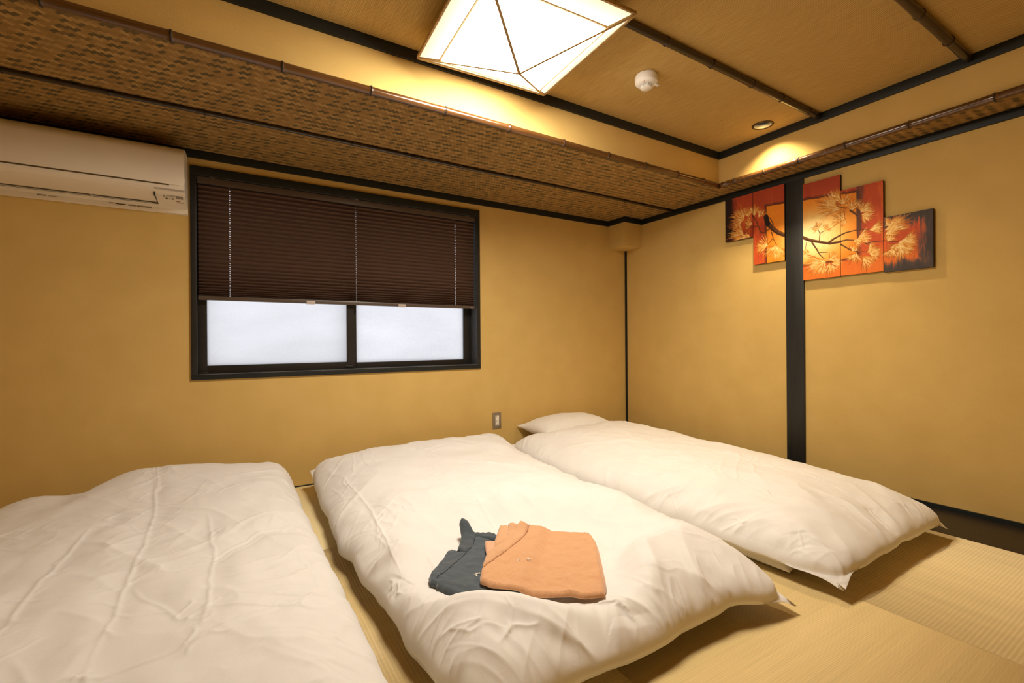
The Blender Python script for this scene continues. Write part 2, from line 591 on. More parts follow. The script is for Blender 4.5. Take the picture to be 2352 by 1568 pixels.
sash(-2.428, -1.533, 0.102, WZ0 + 0.002, WZ1 - 0.002, 0.053, 0.060, 0.036, 0.04)
wpart('sash_catch', (-2.455, -2.405, 0.035, 0.046, WZ0 + 0.014, WZ0 + 0.024), simple('worn_metal', (0.06, 0.06, 0.06), 0.35, metal=0.7), bevel=0.002)
wpart('sash_catch', (-3.236, -3.19, 0.034, 0.046, WZ0 + 0.0015, WZ0 + 0.012), simple('worn_metal_dark', (0.05, 0.045, 0.04), 0.4, metal=0.5), bevel=0.002)

# ================================================================== objects
def adopt(o, parent):
    o.parent = parent
    o.matrix_parent_inverse = Matrix.Translation(-Vector(parent.location))
    return o

# ------------------------------------------------------------------ bamboo poles
def bamboo(label, axis, start, end, fixed, r, nodes, mat, seed=0):
    """axis 0/1; fixed: the two other coordinates (other horizontal, z)"""
    rnd = random.Random(seed)
    samples = set()
    L = end - start
    n = int(abs(L) / 0.06)
    for i in range(n + 1):
        samples.add(round(start + L * i / n, 4))
    for q_ in nodes:
        for d in (-0.012, -0.006, -0.003, 0.0, 0.003, 0.006, 0.012):
            samples.add(round(q_ + d, 4))
    ss = sorted(s for s in samples if min(start, end) <= s <= max(start, end))
    V, Fc = [], []
    N = 18
    bx_, by_ = rnd.uniform(0, 9), rnd.uniform(0, 9)
    mid = (start + end) / 2
    for s in ss:
        k = 0.0
        for q_ in nodes:
            d = abs(s - q_)
            k += 0.13 * math.exp(-(d / 0.005) ** 2) + 0.05 * math.exp(-(d / 0.02) ** 2)
            if 0.0 < s - q_ < 0.006:
                k -= 0.05
        rr = r * (0.95 + k + 0.02 * math.sin(s * 3.1 + bx_))
        o1 = 0.0012 * math.sin(s * 4.0 + bx_)
        o2 = 0.0012 * math.sin(s * 3.3 + by_)
        for t in range(N):
            a = 2 * math.pi * t / N
            c, d = rr * math.cos(a) + o1, rr * math.sin(a) + o2
            V.append((s - mid, c, d) if axis == 0 else (c, s - mid, d))
    for i in range(len(ss) - 1):
        for t in range(N):
            t2 = (t + 1) % N
            f = (i * N + t, i * N + t2, (i + 1) * N + t2, (i + 1) * N + t)
            Fc.append(f if axis == 1 else f[::-1])
    Fc.append(tuple(range(N)))
    Fc.append(tuple((len(ss) - 1) * N + t for t in range(N))[::-1])
    o = new_mesh_obj('bamboo_pole', V, Fc, mat, None, True)
    o.location = (mid, fixed[0], fixed[1]) if axis == 0 else (fixed[0], mid, fixed[1])
    tag(o, label, 'bamboo pole', 'bamboo poles under the ceiling')
    # dark rings at the joints
    for q_ in nodes:
        if not (min(start, end) + 0.02 < q_ < max(start, end) - 0.02):
            continue
        V2, F2 = [], []
        for i, (ds, rr) in enumerate(((-0.0035, 1.09), (-0.0015, 1.17), (0.0015, 1.17), (0.0035, 1.09))):
            for t in range(N):
                a = 2 * math.pi * t / N
                c, d = r * rr * math.cos(a) + 0.0012 * math.sin(q_ * 4 + bx_), r * rr * math.sin(a) + 0.0012 * math.sin(q_ * 3.3 + by_)
                V2.append((q_ + ds - mid, c, d) if axis == 0 else (c, q_ + ds - mid, d))
        for i in range(3):
            for t in range(N):
                t2 = (t + 1) % N
                F2.append((i * N + t, i * N + t2, (i + 1) * N + t2, (i + 1) * N + t))
        new_mesh_obj('joint_ring', V2, F2, BAM_RING, o, True)
    return o
BAM_RING = simple('bamboo_joint', (0.020, 0.012, 0.008), 0.5)
ZP = 1.9315
bamboo('brown bamboo pole along the window-side edge of the lowered ceiling border', 0, TXL, TX - 0.001, (TY - 0.004, ZP), 0.0182,
       [-3.579, -3.255, -2.91, -2.574, -2.237, -1.892, -1.55, -1.228, -0.925, -0.635, -0.371], BAM_EDGE, 1)
bamboo('brown bamboo pole along the edge of the narrow border above the canvases', 1, TYF, TY - 0.024, (TX - 0.004, ZP), 0.0182,
       [-1.197, -1.395, -1.602, -1.847, -2.125, -2.427, -2.75, -3.07, -3.38], BAM_EDGE, 2)
bamboo('thin dark bamboo pole across the middle of the wickerwork border', 0, XL, -P, (-0.545, ZS - 0.0105), 0.0105,
       [-4.12, -3.82, -3.51, -3.178, -2.842, -2.534, -2.21, -1.892, -1.55, -1.21, -0.88, -0.56, -0.25], BAM_DARK, 3)
bamboo('dark bamboo pole on the raised ceiling beside the smoke alarm', 0, TXL + q, TX - q, (-1.715, ZC - 0.017), 0.017,
       [-3.72, -3.38, -3.05, -2.72, -2.41, -2.10, -1.80, -1.49, -1.182, -0.86, -0.597, -0.323], BAM_DARK, 4)
bamboo('dark bamboo pole on the raised ceiling at the upper right', 0, TXL + q, TX - q, (-2.342, ZC - 0.018), 0.018,
       [-3.7, -3.36, -3.05, -2.73, -2.40, -2.08, -1.75, -1.42, -1.09, -0.77, -0.456], BAM_DARK, 5)

# ------------------------------------------------------------------ ceiling lamp
LC = Vector((-2.098, -1.500, 2.08))
lamp = empty('ceiling_lamp', (LC.x, LC.y, ZC))
tag(lamp, 'lit square paper lamp shaped like an upturned pyramid on the ceiling', 'ceiling lamp')
HS, ANG, ZA = 0.318, math.radians(-3.0), 1.938
def lp(a, b, z):
    ca, sa = math.cos(ANG), math.sin(ANG)
    return Vector((LC.x + a * ca - b * sa, LC.y + a * sa + b * ca, z))
FR = 0.225
ring0 = [lp(a * HS, b * HS, 2.08) for a, b in ((-1, 1), (1, 1), (1, -1), (-1, -1))]
apex = lp(0, 0, ZA)
ring1 = [c.lerp(apex, FR) for c in ring0]
PAPER = emit('lit_lamp_paper', (1.0, 0.905, 0.775), LAMP)
k = NT('lit_lamp_paper_border')
e_ = k.n('ShaderNodeEmission')
e_.inputs[0].default_value = (1.0, 0.82, 0.53, 1)
px_, py_, pz_ = k.xyz(k.gen())
mr = k.n('ShaderNodeMapRange')
k.link(pz_, mr.inputs[0])
for i_, v_ in enumerate((2.08, 2.08 - 0.142 * 0.225, 0.80, 2.0)):
    mr.inputs[i_ + 1].default_value = v_
k.link(mr.outputs[0], e_.inputs[1])
k.link(e_.outputs[0], k.out.inputs[0])
EDGEP = k.m
WOODL = simple('pale_lamp_wood', (0.42, 0.26, 0.10), 0.5, nscale=40, nvar=0.2)
for i in range(4):
    j = (i + 1) % 4
    adopt(new_mesh_obj('shade_panel', [ring1[i], ring1[j], apex], [(2, 1, 0)], PAPER), lamp)
    b_ = adopt(new_mesh_obj('shade_border', [ring0[i], ring0[j], ring1[j], ring1[i]], [(3, 2, 1, 0)], EDGEP), lamp)
def strip(name, a, b, wd, th, up, mat, parent):
    d = (b - a).normalized()
    s = d.cross(up).normalized() * wd / 2
    n_ = s.cross(d).normalized() * th / 2
    V = []
    for p_ in (a, b):
        V += [p_ + s + n_, p_ - s + n_, p_ - s - n_, p_ + s - n_]
    o = new_mesh_obj(name, V, [(0, 1, 2, 3), (7, 6, 5, 4), (0, 4, 5, 1), (1, 5, 6, 2), (2, 6, 7, 3), (3, 7, 4, 0)], mat)
    return adopt(o, parent)
UP = Vector((0, 0, 1))
for i in range(4):
    j = (i + 1) % 4
    strip('hip_rib', ring0[i], apex, 0.0105, 0.012, UP, WOODL, lamp)
    strip('rim_rib', ring0[i], ring0[j], 0.0075, 0.012, UP, WOODL, lamp)
    strip('cross_rib', ring1[i], ring1[j], 0.0055, 0.008, UP, WOODL, lamp)
box_b = box('lamp_body', (LC.x - 0.12, LC.x + 0.12, LC.y - 0.12, LC.y + 0.12, 2.0905, ZC), PLASTIC2, None, 0.01)
adopt(box_b, lamp)
top = [lp(a * HS * 0.985, b * HS * 0.985, 2.086) for a, b in ((-1, 1), (1, 1), (1, -1), (-1, -1))]  # unseen board, added to keep the lit paper from shining onto the ceiling
adopt(new_mesh_obj('light_stop_board', top + [v + Vector((0, 0, 0.004)) for v in top], [(0, 1, 2, 3), (7, 6, 5, 4), (0, 4, 5, 1), (1, 5, 6, 2), (2, 6, 7, 3), (3, 7, 4, 0)], PLASTIC2), lamp)
for i in range(0):
    strip('shade_arm', Vector((LC.x, LC.y, 2.10)), ring0[i] + Vector((0, 0, 0.004)), 0.006, 0.004, UP, WOODL, lamp)

# ------------------------------------------------------------------ recessed downlight
def downlight(x, y, label, power=1.0, tint=(1.0, 0.80, 0.52)):
    d = empty('downlight', (x, y, ZC))
    tag(d, label, 'downlight')
    bron = simple('bronze_ring', (0.085, 0.055, 0.025), 0.35, metal=0.6)
    # sloping ring and reflector hang just under the paper so the ceiling needs no hole
    V, Fc = [], []
    prof = [(0.059, -0.0005), (0.0585, -0.004), (0.052, -0.006), (0.047, -0.005), (0.0455, -0.001)]
    n_ = 48
    for r_, z_ in prof:
        for k_ in range(n_):
            a = 2 * math.pi * k_ / n_
            V.append((x + r_ * math.cos(a), y + r_ * math.sin(a), ZC + z_))
    for i in range(len(prof) - 1):
        for k_ in range(n_):
            k2 = (k_ + 1) % n_
            Fc.append((i * n_ + k_, i * n_ + k2, (i + 1) * n_ + k2, (i + 1) * n_ + k_))
    adopt(new_mesh_obj('ring', V, Fc, bron, None, True), d)
    for nm, prof, mt in (('reflector', [(0.0455, -0.001), (0.0450, 0.006), (0.0442, 0.014)], simple('gold_mirror_cone', (0.10, 0.075, 0.035), 0.3, metal=0.9)),
                         ('baffle', [(0.0442, 0.014), (0.042, 0.028), (0.0385, 0.050)], simple('black_baffle', (0.012, 0.011, 0.010), 0.5))):
        V, Fc = [], []
        for r_, z_ in prof:
            for k_ in range(n_):
                a = 2 * math.pi * k_ / n_
                V.append((x + r_ * math.cos(a), y + r_ * math.sin(a), ZC + z_))
        for i in range(len(prof) - 1):
            for k_ in range(n_):
                k2 = (k_ + 1) % n_
                Fc.append((i * n_ + k_, i * n_ + k2, (i + 1) * n_ + k2, (i + 1) * n_ + k_))
        adopt(new_mesh_obj(nm, V, Fc, mt, None, True), d)
    V = [(x + 0.0384 * math.cos(2 * math.pi * k_ / n_), y + 0.0384 * math.sin(2 * math.pi * k_ / n_), ZC + 0.049) for k_ in range(n_)]
    adopt(new_mesh_obj('lamp_glass', V, [tuple(range(n_))[::-1]], emit('lit_downlight_glass', (1.0, 0.74, 0.42), 1.5)), d)
    ld = bpy.data.lights.new('downlight_beam', 'SPOT')
    ld.energy = SPOT * power
    ld.color = tint
    ld.spot_size = math.radians(120)
    ld.spot_blend = 1.0
    ld.shadow_soft_size = 0.030
    lo = bpy.data.objects.new('downlight_beam', ld)
    COL.objects.link(lo)
    lo.location = (x, y, ZC + 0.034)
    adopt(lo, d)
    return d
downlight(DL[0], DL[1], 'small round recessed downlight with a bronze ring near the canvases')
downlight(-3.765, -1.470, 'unseen recessed downlight added to brighten the left duvet', 2.3, (1.0, 0.91, 0.79))  # added out of view, meant to brighten the left side
downlight(-3.765, -3.15, 'unseen recessed downlight in the left corner, added as fill light', 2.3, (1.0, 0.91, 0.79))  # second added downlight, also unseen, meant as fill for the left side

# ------------------------------------------------------------------ smoke alarm
SX, SY = -1.345, -1.472
sm = empty('smoke_alarm', (SX, SY, ZC))
tag(sm, 'round ivory smoke alarm on the woven ceiling', 'smoke alarm')
adopt(lathe('base', [(0.050, 0.0), (0.050, -0.008), (0.051, -0.009)][::-1], PLASTIC2, None, 48, (SX, SY, ZC)), sm)
adopt(lathe('body', [(0.0, -0.046), (0.034, -0.046), (0.045, -0.043), (0.053, -0.035), (0.0545, -0.025), (0.0545, -0.009)], PLASTIC2, None, 48, (SX, SY, ZC)), sm)
adopt(lathe('sensor_neck', [(0.022, -0.058), (0.0235, -0.045)], simple('alarm_vent_dark', (0.16, 0.11, 0.07), 0.6), None, 40, (SX, SY, ZC)), sm)
for k_ in range(3):
    z_ = -0.0487 - 0.0034 * k_
    adopt(lathe('vent_ring', [(0.0262, z_ - 0.0007), (0.0268, z_ - 0.0004), (0.0268, z_ + 0.0004), (0.0262, z_ + 0.0007)], PLASTIC2, None, 40, (SX, SY, ZC)), sm)
for k_ in range(8):
    a = 2 * math.pi * k_ / 8 + 0.15
    c_, s_ = math.cos(a), math.sin(a)
    bm = bmesh.new()
    add_box(bm, 0.0222, 0.0272, -0.0016, 0.0016, -0.0585, -0.0455)
    bmesh.ops.rotate(bm, verts=bm.verts, cent=(0, 0, 0), matrix=Matrix.Rotation(a, 3, 'Z'))
    bmesh.ops.translate(bm, verts=bm.verts, vec=(SX, SY, ZC))
    adopt(bm_obj('vent_bar', bm, PLASTIC2), sm)
adopt(lathe('sensor_cap', [(0.0, -0.0645), (0.022, -0.0640), (0.0270, -0.0615), (0.0275, -0.0585)], PLASTIC2, None, 40, (SX, SY, ZC)), sm)
adopt(box('test_tab', (SX + 0.034, SX + 0.058, SY - 0.032, SY - 0.016, ZC - 0.047, ZC - 0.036), PLASTIC2, None, 0.004), sm)
adopt(lathe('indicator', [(0.004, -0.0475), (0.0045, -0.0445)], simple('alarm_red_mark', (0.45, 0.16, 0.10), 0.5), None, 16, (SX - 0.033, SY - 0.018, ZC + 0.0025)), sm)

# ------------------------------------------------------------------ wall socket
ot = empty('wall_socket', (-1.3645, 0.0, 0.2685))
tag(ot, 'grey wall socket plate with ivory insert low on the window wall', 'socket')
PLATE = simple('satin_grey_plate', (0.30, 0.25, 0.18), 0.35, metal=0.35)
adopt(box('plate', (-1.4003, -1.3288, -0.008, -0.0005, 0.2085, 0.3285), PLATE, None, 0.003), ot)
adopt(box('insert', (-1.3795, -1.3495, -0.0105, -0.006, 0.2300, 0.3070), PLASTIC, None, 0.0015), ot)
for zc_, in ((0.2990,), (0.2655,)):
    for dx in (-0.0064, 0.0064):
        adopt(boxes('slot', [(-1.3645 + dx - 0.0011, -1.3645 + dx + 0.0011, -0.0108, -0.0100, zc_ - 0.0042, zc_ + 0.0042)], DARKP), ot)
adopt(boxes('ground_slot', [(-1.3700, -1.3590, -0.0108, -0.0100, 0.2385, 0.2405)], DARKP), ot)
for z_ in (0.2165, 0.3205):
    V = [(-1.3645 + 0.0025 * math.cos(2 * math.pi * k_ / 12), -0.0083, z_ + 0.0025 * math.sin(2 * math.pi * k_ / 12)) for k_ in range(12)]
    adopt(new_mesh_obj('screw', V, [tuple(range(12))], simple('screw_metal', (0.4, 0.36, 0.3), 0.3, metal=0.9)), ot)

# ------------------------------------------------------------------ pleated blind
bl = empty('pleated_blind', (-2.386, 0.012, 1.785))
tag(bl, 'dark brown pleated blind half lowered over the window', 'blind')
BX0, BX1 = -3.2355, -1.5375
YB = 0.014
RAIL = simple('brown_blind_rail', (0.095, 0.070, 0.055), 0.35, 0.5)
adopt(box('headrail', (BX0, BX1, YB - 0.014, YB + 0.014, 1.7485, 1.7855), RAIL, None, 0.003), bl)
adopt(box('bottom_rail', (BX0, BX1, YB - 0.012, YB + 0.012, 1.108, 1.1315), RAIL, None, 0.004), bl)
k = NT('brown_pleated_fabric')
k.set((0.118, 0.068, 0.047), 0.75, 0.2)
trn = k.n('ShaderNodeBsdfTranslucent')
trn.inputs[0].default_value = (0.16, 0.075, 0.04, 1)
mxs = k.n('ShaderNodeMixShader')
mxs.inputs[0].default_value = 0.12
k.link(k.b.outputs[0], mxs.inputs[1])
k.link(trn.outputs[0], mxs.inputs[2])
k.link(mxs.outputs[0], k.out.inputs[0])
FABR = k.m
# pleat heights: wide at the top, closing towards the bottom rail
NP = 28
wts = [1.0 if i < 16 else max(0.36, 1.0 - (i - 16) * 0.058) for i in range(NP)]
tot = sum(wts)
zt, zb_ = 1.7485, 1.1315
zz = [zt]
for w_ in wts:
    zz.append(zz[-1] - (zt - zb_) * w_ / tot)
cords = (-3.084, -2.391, -1.692)
cols = [BX0 + 0.003]
holes = []
for c_ in cords:
    cols += [c_ - 0.0032, c_ + 0.0032]
cols.append(BX1 - 0.006)
V, Fc = [], []
def bv(x, y, z):
    V.append((x, y, z))
    return len(V) - 1
levels = []                                   # (y, z, is_hole_below)
dep = 0.0105
for i in range(NP):
    z0, z1 = zz[i], zz[i + 1]
    zm = (z0 + z1) / 2
    # back fold at z0, front fold at zm, back fold at z1
    for (ya, za, yb_, zb2) in ((YB + dep, z0, YB - dep, zm), (YB - dep, zm, YB + dep, z1)):
        for t0, t1, hole in ((0.0, 0.38, False), (0.38, 0.62, True), (0.62, 1.0, False)):
            levels.append((ya + (yb_ - ya) * t0, za + (zb2 - za) * t0, ya + (yb_ - ya) * t1, za + (zb2 - za) * t1, hole))
for c_i in range(len(cols) - 1):
    narrow = c_i % 2 == 1
    prev = None
    for (ya, za, yb_, zb2, hole) in levels:
        a, b = (prev if prev else (bv(cols[c_i], ya, za), bv(cols[c_i + 1], ya, za)))
        c, d = bv(cols[c_i], yb_, zb2), bv(cols[c_i + 1], yb_, zb2)
        prev = (c, d)
        if narrow and hole:
            continue
        Fc.append((a, c, d, b))
fab = new_mesh_obj('fabric', V, Fc, FABR)
adopt(fab, bl)
CORD = simple('pale_blind_cord', (0.55, 0.5, 0.42), 0.7)
for c_ in cords:
    adopt(tube('cord', [(c_, YB, zt), (c_, YB, zb_)], 0.0008, CORD, None, 6), bl)
CLIP = simple('clear_plastic', (0.62, 0.56, 0.52), 0.2, 0.6)
for x_ in (-2.664, -2.094):
    o = boxes('pull_clip', [(x_ - 0.024, x_ + 0.024, YB - 0.0165, YB - 0.012, 1.106, 1.1235), (x_ - 0.024, x_ + 0.026, YB - 0.021, YB - 0.0165, 1.113, 1.1165),
                            (x_ - 0.024, x_ + 0.022, YB - 0.016, YB + 0.004, 1.1035, 1.1062)], CLIP)
    adopt(o, bl)
for x_ in (-3.165, -2.386, -1.60):
    o = boxes('bracket', [(x_ - 0.010, x_ + 0.010, YB - 0.017, YB - 0.010, 1.7815, 1.7885), (x_ - 0.004, x_ + 0.004, YB - 0.020, YB - 0.015, 1.7800, 1.7860)], simple('bracket_metal', (0.22, 0.20, 0.17), 0.35, metal=0.5))
    adopt(o, bl)
adopt(boxes('maker_mark', [(-1.575, -1.560, YB - 0.0126, YB - 0.0119, 1.113, 1.1165)], PLASTIC2), bl)

# ------------------------------------------------------------------ air conditioner
ac = empty('air_conditioner', (-3.676, 0.0, 1.56))
tag(ac, 'ivory wall air conditioner beside the window', 'air conditioner')
AX0, AX1 = -4.076, -3.276
def extrude_x(name, prof, x0, x1, mat, bevel=0.0, smooth=True):
    n_ = len(prof)
    V = [(x0, y, z) for y, z in prof] + [(x1, y, z) for y, z in prof]
    Fc = [(i, (i + 1) % n_, n_ + (i + 1) % n_, n_ + i) for i in range(n_)]
    Fc += [tuple(range(n_))[::-1], tuple(range(n_, 2 * n_))]
    bm = bmesh.new()
    vs = [bm.verts.new(v) for v in V]
    for f in Fc:
        bm.faces.new([vs[i] for i in f])
    bmesh.ops.recalc_face_normals(bm, faces=list(bm.faces))
    if bevel:
        es = [e for e in bm.edges if abs(e.verts[0].co.x - e.verts[1].co.x) < 1e-6]
        bmesh.ops.bevel(bm, geom=es, offset=bevel, segments=2, profile=0.6, affect='EDGES')
    return bm_obj(name, bm, mat, None, smooth, 30)
def arc(cy, cz, r_, a0, a1, n_=6):
    return [(cy + r_ * math.cos(math.radians(a0 + (a1 - a0) * i / n_)), cz + r_ * math.sin(math.radians(a0 + (a1 - a0) * i / n_))) for i in range(n_ + 1)]
# main housing (with the outlet cut back behind the vane)
body = [(-0.001, 1.862), (-0.10, 1.860), (-0.165, 1.853), (-0.205, 1.840), (-0.228, 1.822), (-0.236, 1.80), (-0.2375, 1.655), (-0.2375, 1.645),
        (-0.2335, 1.632), (-0.222, 1.6245), (-0.208, 1.6195), (-0.196, 1.6165), (-0.190, 1.640), (-0.060, 1.632), (-0.036, 1.5895), (-0.024, 1.583), (-0.018, 1.5635), (-0.001, 1.5595)]
adopt(extrude_x('housing', body, AX0, AX1, PLASTIC), ac)
# right and left end pieces keep the full curve
endp = [(-0.196, 1.650), (-0.2375, 1.650), (-0.2335, 1.632), (-0.222, 1.6245), (-0.196, 1.6145), (-0.168, 1.6065), (-0.120, 1.5995), (-0.083, 1.5955), (-0.036, 1.5892), (-0.030, 1.63)]
adopt(extrude_x('end_panel', endp, -3.398, AX1 - 0.0005, PLASTIC), ac)
adopt(extrude_x('end_panel', endp, AX0 + 0.0005, AX0 + 0.06, PLASTIC), ac)
# hinged front panel
front = [(-0.150, 1.8585), (-0.190, 1.850), (-0.222, 1.835), (-0.2395, 1.815), (-0.2440, 1.795), (-0.2455, 1.655), (-0.2440, 1.6515), (-0.2380, 1.6515), (-0.2370, 1.80), (-0.226, 1.822), (-0.150, 1.850)]
adopt(extrude_x('front_panel', front, AX0 + 0.002, AX1 - 0.002, PLASTIC, 0.0015), ac)
adopt(boxes('panel_gap', [(AX0 + 0.02, -3.338, -0.2420, -0.2360, 1.6462, 1.6512)], simple('gap_shade_brown', (0.10, 0.065, 0.025), 0.7)), ac)  # dark strip stands in for the shade inside the gap
adopt(boxes('panel_tab', [(AX1 - 0.003, AX1 + 0.002, -0.240, -0.228, 1.668, 1.692)], PLASTIC), ac)
# vane and dark outlet
vane = [(-0.209, 1.6188), (-0.190, 1.6118), (-0.160, 1.6040), (-0.120, 1.5985), (-0.0855, 1.5950), (-0.0855, 1.5985), (-0.120, 1.6025), (-0.160, 1.6085), (-0.190, 1.6165), (-0.207, 1.6222)]
adopt(extrude_x('vane', vane, AX0 + 0.062, -3.4025, PLASTIC), ac)
adopt(boxes('outlet_slot', [(AX0 + 0.06, -3.3985, -0.085, -0.0405, 1.5955, 1.6300)], DARKP), ac)
adopt(boxes('outlet_slot', [(-3.4022, -3.3985, -0.2005, -0.040, 1.600, 1.632)], DARKP), ac)
adopt(boxes('inner_vane', [(AX0 + 0.07, -3.425, -0.0600, -0.0575, 1.5935, 1.602), (-3.66, -3.655, -0.084, -0.045, 1.5945, 1.607)], PLASTIC), ac)
# display and printed marks on the sloping end panel
def onend(x, s):
    """point on the underside curve of the end panel, s metres along from its front edge"""
    P_ = [(-0.2335, 1.632), (-0.222, 1.6245), (-0.196, 1.6145), (-0.168, 1.6065), (-0.120, 1.5995), (-0.083, 1.5955), (-0.036, 1.5892)]
    for a, b in zip(P_, P_[1:]):
        L = math.hypot(b[0] - a[0], b[1] - a[1])
        if s <= L:
            t = s / L
            ny, nz = (b[1] - a[1]) / L, -(b[0] - a[0]) / L
            return Vector((x, a[0] + (b[0] - a[0]) * t + ny * 0.0006, a[1] + (b[1] - a[1]) * t + nz * 0.0006))
        s -= L
    return Vector((x, P_[-1][0], P_[-1][1] - 0.0006))
def patch(name, x0, x1, s0, s1, mat):
    V, Fc = [], []
    n_ = 6
    for i in range(n_ + 1):
        s = s0 + (s1 - s0) * i / n_
        V += [onend(x0, s), onend(x1, s)]
    for i in range(n_):
        Fc.append((2 * i, 2 * i + 1, 2 * i + 3, 2 * i + 2))
    return adopt(new_mesh_obj(name, V, Fc, mat), ac)
INK = simple('printed_ink', (0.06, 0.04, 0.02), 0.6)
INK2 = simple('printed_red_ink', (0.26, 0.07, 0.04), 0.6)
patch('display', -3.317, -3.287, 0.052, 0.083, GREYP)
def flat_text(name, body_, size, x, s, mat, spacing=1.0):
    cu = bpy.data.curves.new(name, 'FONT')
    cu.body = body_
    cu.size = size
    cu.space_character = spacing
    to = bpy.data.objects.new('tmp', cu)
    COL.objects.link(to)
    dg = bpy.context.evaluated_depsgraph_get()
    me = bpy.data.meshes.new_from_object(to.evaluated_get(dg))
    bpy.data.objects.remove(to)
    for v in me.vertices:
        # text x runs along the room's x, text y runs up the panel (towards its front edge)
        v.co = onend(x + v.co.x, s - v.co.y * 1.9)
    me.name = name
    me.materials.clear()
    me.materials.append(mat)
    o = bpy.data.objects.new(name, me)
    COL.objects.link(o)
    return adopt(o, ac)
flat_text('printed_text', 'MITSUBISHI', 0.0072, -3.3555, 0.0605, INK)
flat_text('printed_text', 'ELECTRIC', 0.0072, -3.3555, 0.0730, INK)
flat_text('printed_text', '霧ヶ峰', 0.0125, -3.3620, 0.1000, INK, 0.95)
# three-diamond mark
V, Fc = [], []
c0 = (-3.3640, 0.0655)
for a in (90, 210, 330):
    d = (math.cos(math.radians(a)), math.sin(math.radians(a)))
    e = (-d[1], d[0])
    R_ = 0.0064
    pts = [(0, 0), (d[0] * R_ / 2 + e[0] * R_ * 0.29, d[1] * R_ / 2 + e[1] * R_ * 0.29), (d[0] * R_, d[1] * R_), (d[0] * R_ / 2 - e[0] * R_ * 0.29, d[1] * R_ / 2 - e[1] * R_ * 0.29)]
    k0 = len(V)
    for p_, r_ in pts:
        V.append(onend(c0[0] + p_, c0[1] - r_ * 1.9))
    Fc.append((k0, k0 + 1, k0 + 2, k0 + 3))
adopt(new_mesh_obj('printed_mark', V, Fc, INK), ac)
patch('sticker', -3.3175, -3.303, 0.108, 0.119, simple('sticker_print', (0.42, 0.25, 0.14), 0.6))
patch('sticker_print', -3.3165, -3.3125, 0.116, 0.121, INK2)
patch('sticker_print', -3.3065, -3.3025, 0.114, 0.120, INK2)
patch('sticker_print', -3.3025, -3.299, 0.113, 0.115, INK)
patch('sticker_print', -3.312, -3.309, 0.128, 0.140, INK)
patch('sticker_print', -3.3035, -3.2905, 0.131, 0.136, simple('grey_print', (0.30, 0.24, 0.17), 0.6))
# small print along the lower lip
def lip(name, x0, x1, y0, y1, mat):
    z = lambda y: 1.583 - (y + 0.024) / 0.006 * 0.0195 if y < -0.018 else 1.5595
    return adopt(boxes(name, [(x0, x1, -0.0255, -0.0236, y0, y1)], mat), ac)
GP = simple('faint_grey_print', (0.36, 0.29, 0.19), 0.6)
lip('small_print', -3.575, -3.535, 1.5745, 1.5785, INK)
lip('small_print', -3.600, -3.580, 1.5755, 1.5785, GP)
lip('small_print', -3.525, -3.495, 1.5735, 1.5785, GP)
lip('small_print', -3.490, -3.430, 1.5735, 1.5785, GP)
lip('small_print', -3.86, -3.83, 1.5745, 1.5785, simple('blue_grey_print', (0.22, 0.23, 0.26), 0.6))
lip('small_print', -3.82, -3.79, 1.5750, 1.5775, GP)

# ------------------------------------------------------------------ five-part painting
BR = [([(1304, 1686), (1315, 1642), (1351, 1597), (1387, 1564), (1426, 1542)], (34, 24)),
([(1528, 1510), (1570, 1484), (1614, 1466), (1688, 1440), (1744, 1440)], (20, 13)),
([(1682, 1447), (1712, 1465), (1741, 1477), (1770, 1487), (1826, 1492), (1895, 1482)], (13, 4)),
([(1741, 1442), (1775, 1445), (1825, 1434)], (10, 4)),
([(1589, 1464), (1614, 1420), (1632, 1383), (1657, 1352)], (10, 4)),
([(1633, 1396), (1675, 1388)], (5, 3)),
([(1631, 1470), (1634, 1511), (1621, 1541)], (6, 3)),
([(1634, 1511), (1658, 1521)], (5, 3)),
([(1208, 1719), (1231, 1691), (1250, 1641), (1265, 1597), (1284, 1585), (1322, 1600), (1353, 1630), (1330, 1676)], (7, 6)),
([(1159, 1655), (1207, 1643), (1250, 1641)], (5, 5)),
([(1151, 1607), (1183, 1633), (1211, 1641)], (5, 4)),
([(1340, 1578), (1351, 1539), (1314, 1500)], (7, 4)),
([(1351, 1533), (1374, 1487)], (5, 3)),
([(1745, 1425), (1797, 1381), (1841, 1364), (1879, 1358)], (8, 3)),
([(1796, 1612), (1826, 1580), (1848, 1537), (1842, 1494)], (11, 7)),
([(1719, 1658), (1773, 1628)], (5, 4)),
([(1868, 1404), (1911, 1410), (1957, 1406), (2021, 1388)], (6, 3)),
([(1557, 1471), (1550, 1431)], (4, 3))]
